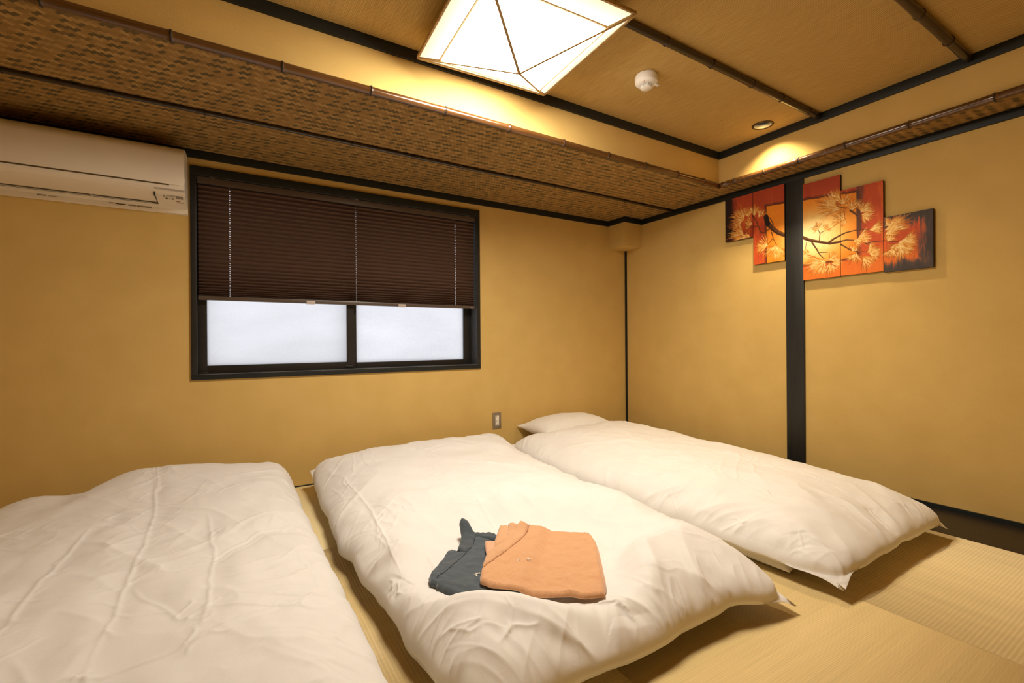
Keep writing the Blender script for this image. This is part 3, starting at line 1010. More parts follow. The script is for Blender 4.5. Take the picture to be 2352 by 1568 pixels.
TU = [((1151, 1709), (1043, 1734), 60, 40), ((1151, 1717), (1111, 1789), 50, 30), ((1184, 1717), (1176, 1781), 50, 28), ((1223, 1716), (1224, 1791), 40, 30), ((1254, 1697), (1285, 1746), 50, 30), ((1143, 1610), (1034, 1672), 50, 36), ((1159, 1584), (1059, 1588), 50, 34), ((1183, 1594), (1150, 1570), 80, 26), ((1207, 1666), (1143, 1680), 60, 24), ((1314, 1494), (1238, 1538), 60, 34), ((1306, 1495), (1237, 1470), 50, 30), ((1372, 1484), (1343, 1393), 70, 60), ((1372, 1469), (1407, 1398), 40, 30), ((1719, 1658), (1647, 1737), 50, 50), ((1742, 1633), (1640, 1678), 40, 40), ((1742, 1679), (1689, 1739), 50, 36), ((1765, 1653), (1759, 1713), 60, 36), ((1804, 1611), (1816, 1672), 60, 40), ((1848, 1588), (1891, 1640), 60, 50), ((1853, 1574), (1911, 1548), 60, 44), ((1764, 1569), (1706, 1602), 60, 30), ((1776, 1547), (1747, 1553), 60, 24), ((1627, 1539), (1589, 1547), 40, 14), ((1627, 1546), (1627, 1580), 40, 14), ((1658, 1526), (1694, 1532), 40, 16), ((1658, 1533), (1670, 1564), 40, 12), ((1553, 1430), (1550, 1396), 50, 14), ((1657, 1345), (1549, 1313), 40, 60), ((1663, 1338), (1601, 1272), 50, 50), ((1687, 1321), (1687, 1254), 60, 40), ((1687, 1341), (1729, 1367), 60, 40), ((1699, 1319), (1757, 1317), 40, 36), ((1831, 1439), (1900, 1451), 50, 46), ((1814, 1436), (1858, 1409), 50, 30), ((1890, 1478), (1957, 1488), 40, 50), ((1962, 1463), (2059, 1501), 35, 70), ((1962, 1438), (2021, 1462), 40, 50), ((1962, 1487), (2002, 1515), 50, 30), ((1879, 1355), (1931, 1383), 50, 46), ((1889, 1347), (1941, 1332), 50, 46), ((1857, 1333), (1910, 1282), 50, 40), ((1825, 1358), (1802, 1304), 60, 40), ((1803, 1374), (1825, 1402), 60, 30), ((2021, 1385), (2096, 1365), 50, 60), ((2021, 1379), (2011, 1333), 70, 60), ((2025, 1366), (2058, 1301), 50, 60), ((1991, 1354), (1981, 1302), 60, 44), ((2040, 1387), (2096, 1400), 40, 36), ((1972, 1400), (1992, 1433), 60, 40)]

def vnoise(X, Y, seed=0):
    """smooth value noise, range about -1..1"""
    rs = np.random.RandomState(seed)
    tab = rs.rand(256, 256) * 2 - 1
    xi, yi = np.floor(X).astype(int), np.floor(Y).astype(int)
    fx, fy = X - xi, Y - yi
    fx = fx * fx * fx * (fx * (fx * 6 - 15) + 10)
    fy = fy * fy * fy * (fy * (fy * 6 - 15) + 10)
    a = tab[xi % 256, yi % 256]; b = tab[(xi + 1) % 256, yi % 256]
    c = tab[xi % 256, (yi + 1) % 256]; d = tab[(xi + 1) % 256, (yi + 1) % 256]
    return (a * (1 - fx) + b * fx) * (1 - fy) + (c * (1 - fx) + d * fx) * fy

def fbm(X, Y, seed=0, oct=4):
    r, a, t = 0, 1.0, 0
    for o in range(oct):
        r = r + a * vnoise(X * 2 ** o + 17 * o, Y * 2 ** o + 31 * o, seed + o)
        t += a
        a *= 0.5
    return r / t

def smooth(a, b, x):
    t = np.clip((x - a) / (b - a), 0, 1)
    return t * t * (3 - 2 * t)

def lin(c):
    c = np.array(c) / 255.0
    return np.where(c <= 0.04045, c / 12.92, ((c + 0.055) / 1.055) ** 2.4)

def lay(C, m, col):
    col = lin(col)
    return C * (1 - m[..., None]) + col * m[..., None]

def paint(A, Zm, idx):
    """A, Zm: millimetre coordinates across the whole painting -> linear colour"""
    n1 = fbm(A / 60, Zm / 260, 3)
    n2 = fbm(A / 14, Zm / 90, 8)
    C = np.zeros(A.shape + (3,)) + lin((196, 78, 34))
    C = lay(C, smooth(0.0, 0.5, n1) * 0.7, (160, 50, 26))
    C = lay(C, smooth(0.05, 0.6, n2) * 0.5, (226, 110, 40))
    # lower part turns orange
    C = lay(C, smooth(1420, 1250, Zm) * 0.75, (238, 128, 38))
    C = lay(C, smooth(1690, 1800, Zm) * 0.55, (150, 52, 30))
    # glowing inner panel
    wob = n2 * 3
    pan = smooth(1306, 1310, A + wob) * smooth(1829, 1824, A + wob) * smooth(1334, 1340, Zm + wob) * smooth(1762, 1756, Zm + wob + (A - 1300) * 0.10)
    edge = smooth(1284, 1306, A + wob) * smooth(1860, 1830, A + wob) * smooth(1316, 1334, Zm + wob) * smooth(1784, 1764, Zm + wob * 2 + (A - 1300) * 0.10)
    C = lay(C, np.clip(edge * 0.85, 0, 1), (62, 34, 18))
    C = lay(C, pan, (234, 136, 26))
    r = np.sqrt(((A - 1590) / 250) ** 2 + ((Zm - 1500) / 230) ** 2)
    C = lay(C, pan * smooth(1.05, 0.30, r), (252, 206, 110))
    C = lay(C, pan * smooth(0.75, 0.1, r), (255, 238, 178))
    C = lay(C, smooth(-0.2, 0.6, fbm(A / 25, Zm / 25, 21)) * 0.25 * pan, (240, 160, 50))
    # dark far sides
    if idx == 0:
        C = lay(C, smooth(1110, 1040, A + n1 * 50 + n2 * 14), (34, 18, 14))
        C = lay(C, smooth(1640, 1560, Zm) * 0.55, (70, 26, 14))
    if idx == 4:
        ed = np.minimum(np.minimum(2163 - A, Zm - 1232), 1530 - Zm)
        d = ed + n2 * 34 + n1 * 26
        C = lay(C, smooth(75, 38, d), (84, 72, 66))
        C = lay(C, smooth(60, 10, d) * 0.55, (50, 42, 40))
        fl_ = smooth(0.25, 0.75, fbm(A / 9, Zm / 60, 31)) * smooth(20, 60, d)
        C = lay(C, fl_ * 0.7, (238, 104, 36))
    if idx == 3:
        C = lay(C, smooth(1820, 1832, A) * smooth(1870, 1850, A + n1 * 20) * smooth(1420, 1520, Zm) * 0.75, (84, 58, 46))
    def seg(a0, z0, a1, z1, w0, w1, col, al=1.0):
        nonlocal C
        wm = max(w0, w1) + 3
        lo_a, hi_a = min(a0, a1) - wm, max(a0, a1) + wm
        lo_z, hi_z = min(z0, z1) - wm, max(z0, z1) + wm
        i0, i1 = np.searchsorted(A[0], (lo_a, hi_a))
        j0, j1 = np.searchsorted(Zm[:, 0], (lo_z, hi_z))
        if i1 <= i0 or j1 <= j0:
            return
        a, z = A[j0:j1, i0:i1], Zm[j0:j1, i0:i1]
        dx, dz = a1 - a0, z1 - z0
        L2 = dx * dx + dz * dz + 1e-9
        t = np.clip(((a - a0) * dx + (z - z0) * dz) / L2, 0, 1)
        d = np.hypot(a - a0 - t * dx, z - z0 - t * dz)
        wd = (w0 + (w1 - w0) * t) / 2
        m = np.clip((wd + 1.0 - d) / 2.0, 0, 1) * al
        C[j0:j1, i0:i1] = lay(C[j0:j1, i0:i1], m, col)
    rnd = random.Random(11)
    def tuft(root, tip, spread, n, cols, al, ls, w_):
        L = math.hypot(tip[0] - root[0], tip[1] - root[1])
        a0 = math.atan2(tip[1] - root[1], tip[0] - root[0])
        for _ in range(n):
            a = a0 + math.radians(rnd.uniform(-spread, spread)) * 0.9
            st = rnd.uniform(0.0, 0.68) * L
            ln = rnd.uniform(0.25, 0.6) * L * ls
            x, z = root[0] + st * math.cos(a), root[1] + st * math.sin(a)
            cu = rnd.uniform(-0.35, 0.35)
            col = rnd.choice(cols)
            for h in range(3):
                x2, z2 = x + ln / 3 * math.cos(a), z + ln / 3 * math.sin(a)
                seg(x, z, x2, z2, w_ - h * 0.6, w_ - 0.6 - h * 0.6, col, al)
                x, z = x2, z2
                a += cu / 2
    for root, tip, sp, n in TU:
        tuft(root, tip, sp * 1.25, int(n * 1.4), ((196, 104, 26), (214, 128, 34), (150, 72, 20)), 0.5, 1.0, 4.6)
    for pts, (w0, w1) in BR:
        m = len(pts) - 1
        for i in range(m):
            wa, wb2 = w0 + (w1 - w0) * i / m, w0 + (w1 - w0) * (i + 1) / m
            seg(*pts[i], *pts[i + 1], wa, wb2, (72, 40, 18))
            seg(pts[i][0], pts[i][1] + wa * 0.28, pts[i + 1][0], pts[i + 1][1] + wb2 * 0.28, wa * 0.35, wb2 * 0.35, (128, 78, 34), 0.7)
    seg(1306, 1690, 1316, 1640, 26, 32, (24, 14, 9))
    for root, tip, sp, n in TU:
        tuft(root, tip, sp, int(n * 1.7), ((226, 156, 58), (212, 132, 40), (238, 184, 92)), 0.7, 0.75, 2.8)
        tuft(root, tip, sp, int(n * 0.7), ((250, 220, 146), (252, 230, 168), (244, 200, 116)), 0.8, 0.55, 2.4)
    return C

CANV_M = mat_attr('painted_canvas')
CANV_E = simple('dark_canvas_edge', (0.035, 0.022, 0.016), 0.7)
CANV = [((-1.0070, -1.2125), (1.5725, 1.8745), 'small leftmost canvas, dark red with pale pine fans'),
        ((-1.2155, -1.4240), (1.3800, 1.8760), 'tall orange-red canvas with a cut branch, left of the post'),
        ((-1.5375, -1.7430), (1.2370, 1.8350), 'tallest canvas, glowing yellow with a dark branch, right of the post'),
        ((-1.7455, -1.9525), (1.2400, 1.7390), 'tall orange canvas full of pale foliage, second from the right'),
        ((-1.9560, -2.1630), (1.2330, 1.5330), 'small rightmost canvas with slate grey border and pale foliage')]
TH = 0.021
for idx, ((ya, yb2), (za, zb2), lab) in enumerate(CANV):
    cv = empty('canvas_painting', (0, (ya + yb2) / 2, za))
    tag(cv, lab, 'painting', 'five-part painting on the right wall')
    step = 0.0016
    na, nz = int((ya - yb2) / step), int((zb2 - za) / step)
    aa = np.linspace(-ya, -yb2, na + 1)
    zz_ = np.linspace(za, zb2, nz + 1)
    A, Zg = np.meshgrid(aa, zz_)
    C = paint(A * 1000, Zg * 1000, idx)
    V = np.zeros((A.size, 3))
    V[:, 0] = -TH
    V[:, 1] = -A.ravel()
    V[:, 2] = Zg.ravel()
    I = np.arange(A.size).reshape(A.shape)
    Fq = np.stack([I[:-1, :-1], I[:-1, 1:], I[1:, 1:], I[1:, :-1]], -1).reshape(-1, 4)
    me = bpy.data.meshes.new('painted_face')
    me.vertices.add(len(V)); me.vertices.foreach_set('co', V.ravel())
    me.loops.add(Fq.size); me.loops.foreach_set('vertex_index', Fq[:, ::-1].ravel())
    me.polygons.add(len(Fq)); me.polygons.foreach_set('loop_start', np.arange(0, Fq.size, 4))
    me.update(calc_edges=True)
    at = me.color_attributes.new('paint', 'FLOAT_COLOR', 'POINT')
    at.data.foreach_set('color', np.concatenate([C.reshape(-1, 3), np.ones((A.size, 1))], 1).ravel())
    me.materials.append(CANV_M)
    fo = bpy.data.objects.new('painted_face', me)
    COL.objects.link(fo)
    adopt(fo, cv)
    adopt(box('stretcher', (-TH + 0.0004, -0.0005, yb2, ya, za, zb2), CANV_E, None, 0.001), cv)

# ------------------------------------------------------------------ futons
def fast_obj(name, V, quads, mat, smooth=True):
    me = bpy.data.meshes.new(name)
    V = np.asarray(V, dtype=np.float64)
    quads = np.asarray(quads, dtype=np.int64)
    me.vertices.add(len(V)); me.vertices.foreach_set('co', V.ravel())
    me.loops.add(quads.size); me.loops.foreach_set('vertex_index', quads.ravel())
    me.polygons.add(len(quads)); me.polygons.foreach_set('loop_start', np.arange(0, quads.size, 4))
    me.update(calc_edges=True)
    me.polygons.foreach_set('use_smooth', np.full(len(quads), smooth))
    me.materials.append(mat)
    o = bpy.data.objects.new(name, me)
    COL.objects.link(o)
    return o

def smooth_(a, b, x):
    t = np.clip((x - a) / (b - a), 0, 1)
    return t * t * (3 - 2 * t)

def dprof(a, p, q_):
    return np.maximum(0.0, 1 - np.abs(a) ** p) ** (1.0 / q_)

def lerp_tab(tab, t):
    return np.interp(t, [k[0] for k in tab], [k[1] for k in tab])

def duvet_xy(D, u, v):
    """u,v in -1..1 (u: left to right, v: foot to head)"""
    xl = lerp_tab(D['xl'], v); xr = lerp_tab(D['xr'], v)
    yf = lerp_tab(D['yf'], u); yh = lerp_tab(D['yh'], u)
    x = xl + (xr - xl) * (u + 1) / 2
    y = yf + (yh - yf) * (v + 1) / 2
    # cloth ears at the four corners
    e = D.get('ear', 0.05)
    k = (np.abs(u) ** 9) * (np.abs(v) ** 12)
    x = x + np.sign(u) * k * e * np.where(v < 0, 1.0, 0.12)
    y = y + np.sign(v) * k * e * np.where(v < 0, 1.0, 0.12)
    return x, y

def duvet_z(D, u, v):
    pu, pv = D.get('pu', 3.6), D.get('pv', 4.0)
    au, av = np.abs(u) ** pu, np.abs(v) ** pv
    dd = (au ** 3.6 + av ** 3.6) ** (1 / 3.6)
    ee = np.maximum(0.0, 1 - dd) ** (1 / 1.9)
    H = lerp_tab(D['H'], v)                       # thickness along the length
    zs = lerp_tab(D['zs'], v)                     # seam height along the length
    z = zs + (H - zs) * ee
    for (cu, cv, ru, rv, amp) in D.get('bumps', ()):
        z = z + amp * np.exp(-((u - cu) / ru) ** 2 - ((v - cv) / rv) ** 2) * np.minimum(1, 2.2 * ee)
    # empty cloth at the corners sags
    return z - 0.035 * smooth_(0.97, 1.2, dd) * np.where(v < 0, 1, 0.4)
DUV = {
 'mid': dict(xl=[(-1, -2.655), (-0.6, -2.690), (0, -2.725), (1, -2.690)], xr=[(-1, -1.575), (-0.6, -1.525), (0, -1.495), (0.7, -1.440), (1, -1.435)],
             yf=[(-1, -2.19), (-0.3, -2.205), (0.55, -2.205), (1, -2.265)], yh=[(-1, -0.13), (1, -0.13)],
             H=[(-1, 0.235), (-0.75, 0.243), (-0.5, 0.228), (0.1, 0.208), (0.6, 0.235), (0.85, 0.275), (1, 0.265)], zs=[(-1, 0.060), (-0.8, 0.05), (0.7, 0.055), (1, 0.13)],
             pu=4.4, pv=5.2, ear=0.005, bumps=[(0.0, 0.82, 0.75, 0.22, 0.022)]),
 'right': dict(xl=[(-1, -1.375), (-0.5, -1.410), (0.6, -1.400), (1, -1.375)], xr=[(-1, -0.440), (-0.6, -0.375), (0, -0.27), (1, -0.20)],
             yf=[(-1, -2.325), (0, -2.310), (1, -2.335)], yh=[(-1, -0.175), (-0.7, -0.22), (0, -0.19), (1, -0.16)],
             H=[(-1, 0.225), (-0.6, 0.245), (0, 0.245), (0.6, 0.245), (1, 0.235)], zs=[(-1, 0.075), (-0.8, 0.055), (0.7, 0.06), (1, 0.125)],
             pu=3.0, pv=6.0, ear=0.005, bumps=[(0.15, 0.80, 0.6, 0.22, 0.030), (0.25, 0.1, 0.7, 0.6, 0.012)]),
 'left': dict(xl=[(-1, -4.02), (0.6, -4.02), (1, -3.93)], xr=[(-1, -2.775), (0, -2.785), (0.6, -2.795), (1, -2.800)],
             yf=[(-1, -2.30), (1, -2.28)], yh=[(-1, -0.13), (0, -0.10), (1, -0.11)],
             H=[(-1, 0.20), (-0.6, 0.21), (0.1, 0.215), (0.6, 0.235), (0.88, 0.258), (1, 0.25)], zs=[(-1, 0.06), (-0.8, 0.05), (0.7, 0.055), (1, 0.13)],
             pu=4.6, pv=6.5, ear=0.005, bumps=[(0.1, 0.85, 0.50, 0.25, 0.052), (-0.52, 0.80, 0.16, 0.22, -0.035)]),
}
CREASES = {
 'left': [
  ([(-3.445, 0.438), (-3.341, -0.789), (-3.329, -1.133), (-3.335, -1.249), (-3.339, -1.385), (-3.333, -1.574), (-3.336, -1.682), (-3.342, -1.754), (-3.338, -1.839)], 0.0075, 0.0085, 16),
  ([(-3.48, 0.384), (-3.341, -0.789)], 0.004, 0.006, 0),
  ([(-3.165, -0.904), (-3.148, -1.167), (-3.132, -1.334), (-3.14, -1.438), (-3.138, -1.641), (-3.151, -1.78)], 0.006, 0.008, 6),
  ([(-3.307, -1.382), (-3.233, -1.363), (-3.136, -1.345), (-2.995, -1.162), (-2.84, -1.062)], 0.006, 0.007, 3),
  ([(-3.287, -1.419), (-3.22, -1.398), (-3.131, -1.374), (-2.992, -1.198), (-2.838, -1.093)], 0.005, 0.006, 0),
  ([(-3.34, -1.83), (-3.267, -1.827), (-3.19, -1.826), (-3.122, -1.797), (-3.027, -1.76), (-2.898, -1.681)], 0.008, 0.01, 5),
  ([(-3.507, -0.868), (-3.518, -1.007), (-3.537, -1.149), (-3.545, -1.392), (-3.537, -1.551)], 0.007, 0.009, 5),
  ([(-3.593, -1.361), (-3.548, -1.381), (-3.445, -1.416), (-3.345, -1.392)], 0.005, 0.007, 2),
  ([(-3.322, -1.427), (-3.286, -1.515), (-3.244, -1.587), (-3.195, -1.693), (-3.141, -1.696), (-3.089, -1.701)], 0.005, 0.006, 3),
  ([(-2.899, -1.362), (-2.876, -1.499), (-2.864, -1.608)], 0.005, 0.007, 0),
  ([(-3.506, -0.881), (-3.409, -0.916), (-3.345, -1.032)], 0.004, 0.006, 1),
  ([(-3.192, -1.768), (-3.152, -1.752), (-3.1, -1.752)], 0.003, 0.005, 0),
 ],
 'mid': [
  ([(-2.606, -0.566), (-2.601, -0.854), (-2.593, -1.085), (-2.612, -1.352), (-2.632, -1.544), (-2.639, -1.667)], 0.007, 0.01, 4),
  ([(-2.593, -1.085), (-2.509, -1.169), (-2.433, -1.278), (-2.3, -1.255), (-2.196, -1.333), (-1.927, -1.315), (-1.666, -1.197)], 0.006, 0.008, 3),
  ([(-2.131, -0.6), (-2.163, -1.024), (-2.196, -1.333), (-2.239, -1.648)], 0.005, 0.008, 2),
  ([(-2.03, -1.859), (-1.904, -1.855), (-1.766, -1.84)], 0.007, 0.008, 0),
  ([(-2.066, -1.906), (-1.928, -1.9), (-1.747, -1.881)], 0.006, 0.008, 0),
  ([(-2.26, -2.082), (-2.191, -2.109), (-2.171, -2.144), (-2.177, -2.182)], 0.012, 0.014, 4),
  ([(-2.639, -1.667), (-2.68, -1.68), (-2.693, -1.68)], 0.007, 0.01, 3),
  ([(-2.428, -2.102), (-2.498, -2.082), (-2.552, -2.11)], 0.006, 0.01, 2),
  ([(-2.657, -1.966), (-2.602, -2.003), (-2.559, -2.036)], 0.006, 0.012, 2),
 ],
 'right': [
  ([(-0.674, -0.871), (-0.762, -1.185), (-0.821, -1.474), (-0.819, -1.751), (-0.76, -1.999)], 0.006, 0.008, 2),
  ([(-1.133, -0.869), (-1.174, -1.191), (-1.184, -1.449), (-1.184, -1.67), (-1.176, -1.886), (-1.142, -2.17)], 0.006, 0.008, 2),
  ([(-1.055, -1.458), (-1.089, -1.725), (-1.129, -1.92), (-1.196, -2.021)], 0.006, 0.008, 3),
  ([(-0.672, -2.028), (-0.653, -2.157), (-0.646, -2.239), (-0.693, -2.299)], 0.0065, 0.008, 0),
  ([(-0.844, -2.189), (-0.884, -2.261), (-0.915, -2.298)], 0.0065, 0.007, 0),
  ([(-1.305, -2.15), (-1.355, -2.187)], 0.006, 0.007, 0),
  ([(-1.053, -1.417), (-1.19, -1.516)], 0.005, 0.008, 2),
  ([(-1.413, -1.874), (-1.364, -1.938), (-1.343, -1.98)], 0.006, 0.008, 2),
 ],
}
def poly_dist(X, Y, pts):
    d = np.full(X.shape, 9.0); s = np.zeros(X.shape); acc = 0.0; tot = 0.0
    for (a, b) in zip(pts, pts[1:]):
        tot += math.hypot(b[0] - a[0], b[1] - a[1])
    for (a, b) in zip(pts, pts[1:]):
        dx, dy = b[0] - a[0], b[1] - a[1]
        L2 = dx * dx + dy * dy + 1e-12
        t = np.clip(((X - a[0]) * dx + (Y - a[1]) * dy) / L2, 0, 1)
        dd = np.hypot(X - a[0] - t * dx, Y - a[1] - t * dy)
        m = dd < d
        sg = np.sign((X - a[0]) * dy - (Y - a[1]) * dx)
        s = np.where(m, acc + t * math.sqrt(L2), s)
        d = np.where(m, dd, d)
        acc += math.sqrt(L2)
    return d, s / tot

def make_duvet(name, D, seed, creases, dent=None, ns=360, nt=590, folds=(26, 16, 14), WR=1.0):
    rs = np.random.RandomState(seed)
    s = np.linspace(-1, 1, ns); t = np.linspace(-1, 1, nt)
    em = lambda a: np.sin(a * math.pi / 2) * 0.62 + a * 0.38
    u1, v1 = em(s), em(t)
    Ug, Vg = np.meshgrid(u1, v1)
    X, Y = duvet_xy(D, Ug, Vg)
    Zt = duvet_z(D, Ug, Vg)
    W_ = (lerp_tab(D['xr'], Vg) - lerp_tab(D['xl'], Vg)) / 2
    L_ = (lerp_tab(D['yh'], Ug) - lerp_tab(D['yf'], Ug)) / 2
    el = (Ug + 1) * W_; er = (1 - Ug) * W_; ef = (Vg + 1) * L_; eh = (1 - Vg) * L_
    emin = np.minimum(np.minimum(el, er), np.minimum(ef, eh))
    # surface directions for pushing along the normal
    gx = np.gradient(Zt, axis=1) / np.maximum(np.gradient(X, axis=1), 1e-5)
    gy = np.gradient(Zt, axis=0) / np.maximum(np.gradient(Y, axis=0), 1e-5)
    nl = np.sqrt(1 + gx ** 2 + gy ** 2)
    Nx, Ny, Nz = -gx / nl, -gy / nl, 1 / nl
    d = np.zeros_like(X)
    ins = smooth(0.0, 0.10, emin)
    # broad hollows and swells of the filling
    d += 0.019 * fbm(X * 3.2 + seed, Y * 2.6, seed, 3) * ins
    d_low = d.copy()
    d += 0.0050 * fbm(X * 9 + 3 * seed, Y * 7, seed + 5, 3) * smooth(0, 0.04, emin)
    # long soft drag folds
    wx = X + 0.05 * fbm(X * 4, Y * 4, seed + 9, 2); wy = Y + 0.05 * fbm(X * 4 + 9, Y * 4, seed + 10, 2)
    rd = 1 - np.abs(fbm(wx * 5 + wy * 3, wy * 2.2 - wx * 1.0, seed + 12, 2)) * 2.4
    d += 0.0045 * np.clip(rd, 0, 1) ** 2 * ins
    # crisp creases of ironed cotton: long sharp crests in patches, several directions
    for kk in range(6):
        th = rs.uniform(0, math.pi)
        c_, s_ = math.cos(th), math.sin(th)
        sc = rs.uniform(9, 20)
        P1 = (wx * c_ + wy * s_) * sc * 0.22; P2 = (-wx * s_ + wy * c_) * sc
        nz = vnoise(P1 + 13 * kk, P2 + 0.35 * vnoise(P1 * 3, P2, seed + 80 + kk), seed + 50 + kk)
        mk = smooth(0.1, 0.55, fbm(X * 2.4 + 3 * kk, Y * 2.4, seed + 90 + kk, 2))
        d += WR * 0.0042 * np.clip(1 - np.abs(nz) * 2.6, 0, 1) ** 2.2 * mk * (14 / sc) * ins
    # gathers that run in from the seams
    def gathers(along, e, n, length, amp, lo, hi, wmin=0.006, wmax=0.028, lean=0.7, on=0.02):
        nonlocal d
        for _ in range(n):
            a0 = rs.uniform(lo, hi); wd = rs.uniform(wmin, wmax); ln = length * rs.uniform(0.45, 1.7)
            am = amp * rs.uniform(0.35, 1.2) * (0.35 + 0.65 * (wd - wmin) / (wmax - wmin)); k = rs.uniform(-lean, lean)
            q2 = np.abs((along - a0 - k * e - 0.3 * k * e * e / ln) / (wd * (1 + 1.6 * e / ln)))
            fo = np.exp(-(e / ln) ** 1.4) * (1 - np.exp(-(e / on) ** 1.6))
            d = d + am * (np.exp(-q2 ** 1.25) - 0.55 * np.exp(-(q2 / 2.4) ** 2)) * fo
    x0, x1, y0, y1 = X.min(), X.max(), Y.min(), Y.max()
    gathers(X, ef, folds[0] // 2, 0.20, 0.027, x0, x1, 0.012, 0.032, 0.8, 0.04)
    gathers(X, ef, folds[0], 0.11, 0.008, x0, x1, 0.004, 0.014, 0.9, 0.028)
    gathers(X, eh, folds[1], 0.10, 0.008, x0, x1)
    for e_ in (el, er):
        gathers(Y, e_, folds[2], 0.13, 0.014, y0, y1, 0.006, 0.030, 1.1)
        gathers(Y, e_, folds[2] * 2, 0.08, 0.006, y0, y1, 0.004, 0.012, 1.3)
    # fine puckers along the seams
    for al_, e_, am_ in ((X, ef, 0.0065), (X, eh, 0.003), (Y, el, 0.0045), (Y, er, 0.0045)):
        nz = vnoise(al_ * 26 + 2.5 * fbm(X * 5, Y * 5, seed + 33, 2), e_ * 6 + 3, seed + 34)
        mk = smooth(-0.25, 0.45, vnoise(al_ * 5 + 11, e_ * 2, seed + 35))
        d += am_ * np.clip(1 - np.abs(nz) * 2.2, 0, 1) ** 1.6 * np.exp(-(e_ / 0.10) ** 1.3) * (1 - np.exp(-e_ / 0.012)) * mk
    # tension lines that fan out of the foot corners
    for cxn in (-1, 1):
        px_, py_ = (X[0, 0], Y[0, 0]) if cxn < 0 else (X[0, -1], Y[0, -1])
        for _ in range(9):
            a = math.pi / 2 - cxn * rs.uniform(0.15, 1.35)
            st, ln = rs.uniform(0.06, 0.16), rs.uniform(0.10, 0.34)
            b_ = a + rs.uniform(-0.25, 0.25)
            p2 = [(px_ + st * math.cos(a), py_ + st * math.sin(a)), (px_ + (st + ln / 2) * math.cos(a), py_ + (st + ln / 2) * math.sin(a)),
                  (px_ + (st + ln / 2) * math.cos(a) + ln / 2 * math.cos(b_), py_ + (st + ln / 2) * math.sin(a) + ln / 2 * math.sin(b_))]
            d3, t3 = poly_dist(X, Y, p2)
            w3 = rs.uniform(0.008, 0.02)
            d = d + rs.uniform(0.005, 0.012) * (np.exp(-(d3 / w3) ** 1.25) - 0.5 * np.exp(-(d3 / (2.4 * w3)) ** 2)) * np.clip(np.minimum(t3 * 4, (1 - t3) * 2), 0, 1)
    # pressed creases
    for pts, amp, wd, soft in creases:
        jx = X + 0.004 * vnoise(X * 22, Y * 22, seed + 60); jy = Y + 0.004 * vnoise(X * 22 + 5, Y * 22, seed + 61)
        dd, tt = poly_dist(jx, jy, pts)
        env = np.clip(np.minimum(tt, 1 - tt) * 7, 0.0, 1)
        w2 = wd * 0.55
        d = d + amp * 0.62 * np.exp(-(dd / w2) ** 1.2) * env - amp * 0.75 * np.exp(-(dd / (wd * 5.0)) ** 2) * env
        if soft:
            # the short puckers that branch off a crease
            for _ in range(int(soft)):
                i = rs.randint(len(pts) - 1); f = rs.rand()
                bx_ = pts[i][0] + (pts[i + 1][0] - pts[i][0]) * f; by_ = pts[i][1] + (pts[i + 1][1] - pts[i][1]) * f
                a = math.atan2(pts[i + 1][1] - pts[i][1], pts[i + 1][0] - pts[i][0]) + rs.choice([-1, 1]) * rs.uniform(0.25, 1.1) + (math.pi if rs.rand() < 0.5 else 0)
                ln = rs.uniform(0.03, 0.10)
                p2 = [(bx_, by_), (bx_ + ln * 0.6 * math.cos(a), by_ + ln * 0.6 * math.sin(a)), (bx_ + ln * math.cos(a + 0.3), by_ + ln * math.sin(a + 0.3))]
                d3, t3 = poly_dist(X, Y, p2)
                d = d + rs.uniform(0.0015, 0.0038) * np.exp(-(d3 / 0.0036) ** 1.3) * np.clip((1 - t3) * 3, 0, 1)
    d *= smooth(0.0, 0.015, emin) * 0.9 + 0.1
    X2, Y2, Z2 = X + Nx * d, Y + Ny * d, Zt + Nz * d
    # the seam itself wanders a little
    sw = np.exp(-emin / 0.03)
    Z2 += sw * 0.010 * fbm(X * 9, Y * 9, seed + 71, 2)
    X2 += sw * 0.010 * fbm(X * 7, Y * 7 + 4, seed + 72, 2)
    Y2 += sw * 0.012 * fbm(X * 7 + 7, Y * 7, seed + 73, 2)
    if dent:
        Z2 = dent(X2, Y2, Z2, np.clip(d - d_low, -0.006, 0.0045))
    Z2 = np.maximum(Z2, 0.012)
    Y2 = np.minimum(Y2, -0.012)
    top = np.stack([X2, Y2, Z2], -1).reshape(-1, 3)
    I = np.arange(ns * nt).reshape(nt, ns)
    Q = [np.stack([I[:-1, :-1], I[:-1, 1:], I[1:, 1:], I[1:, :-1]], -1).reshape(-1, 4)]
    ring = np.concatenate([I[0, :], I[1:, -1], I[-1, -2::-1], I[-2:0:-1, 0]])
    R = top[ring]
    cx, cy = R[:, 0].mean(), R[:, 1].mean()
    V = [top]
    prev = ring
    base = len(top)
    for f, zf in ((0.965, 0.45), (0.90, 0.85), (0.6, 1.0), (0.02, 1.0)):
        r2 = R.copy()
        r2[:, 0] = cx + (R[:, 0] - cx) * f
        r2[:, 1] = cy + (R[:, 1] - cy) * f
        zin = np.minimum(D.get('zin', 0.083), 9)
        r2[:, 2] = R[:, 2] * (1 - zf) + zin * zf
        idx = base + np.arange(len(ring))
        Q.append(np.stack([prev, idx, np.roll(idx, -1), np.roll(prev, -1)], -1))
        V.append(r2)
        base += len(ring)
        prev = idx
    return fast_obj(name, np.concatenate(V), np.concatenate(Q), COTTON), (X2, Y2, Z2)

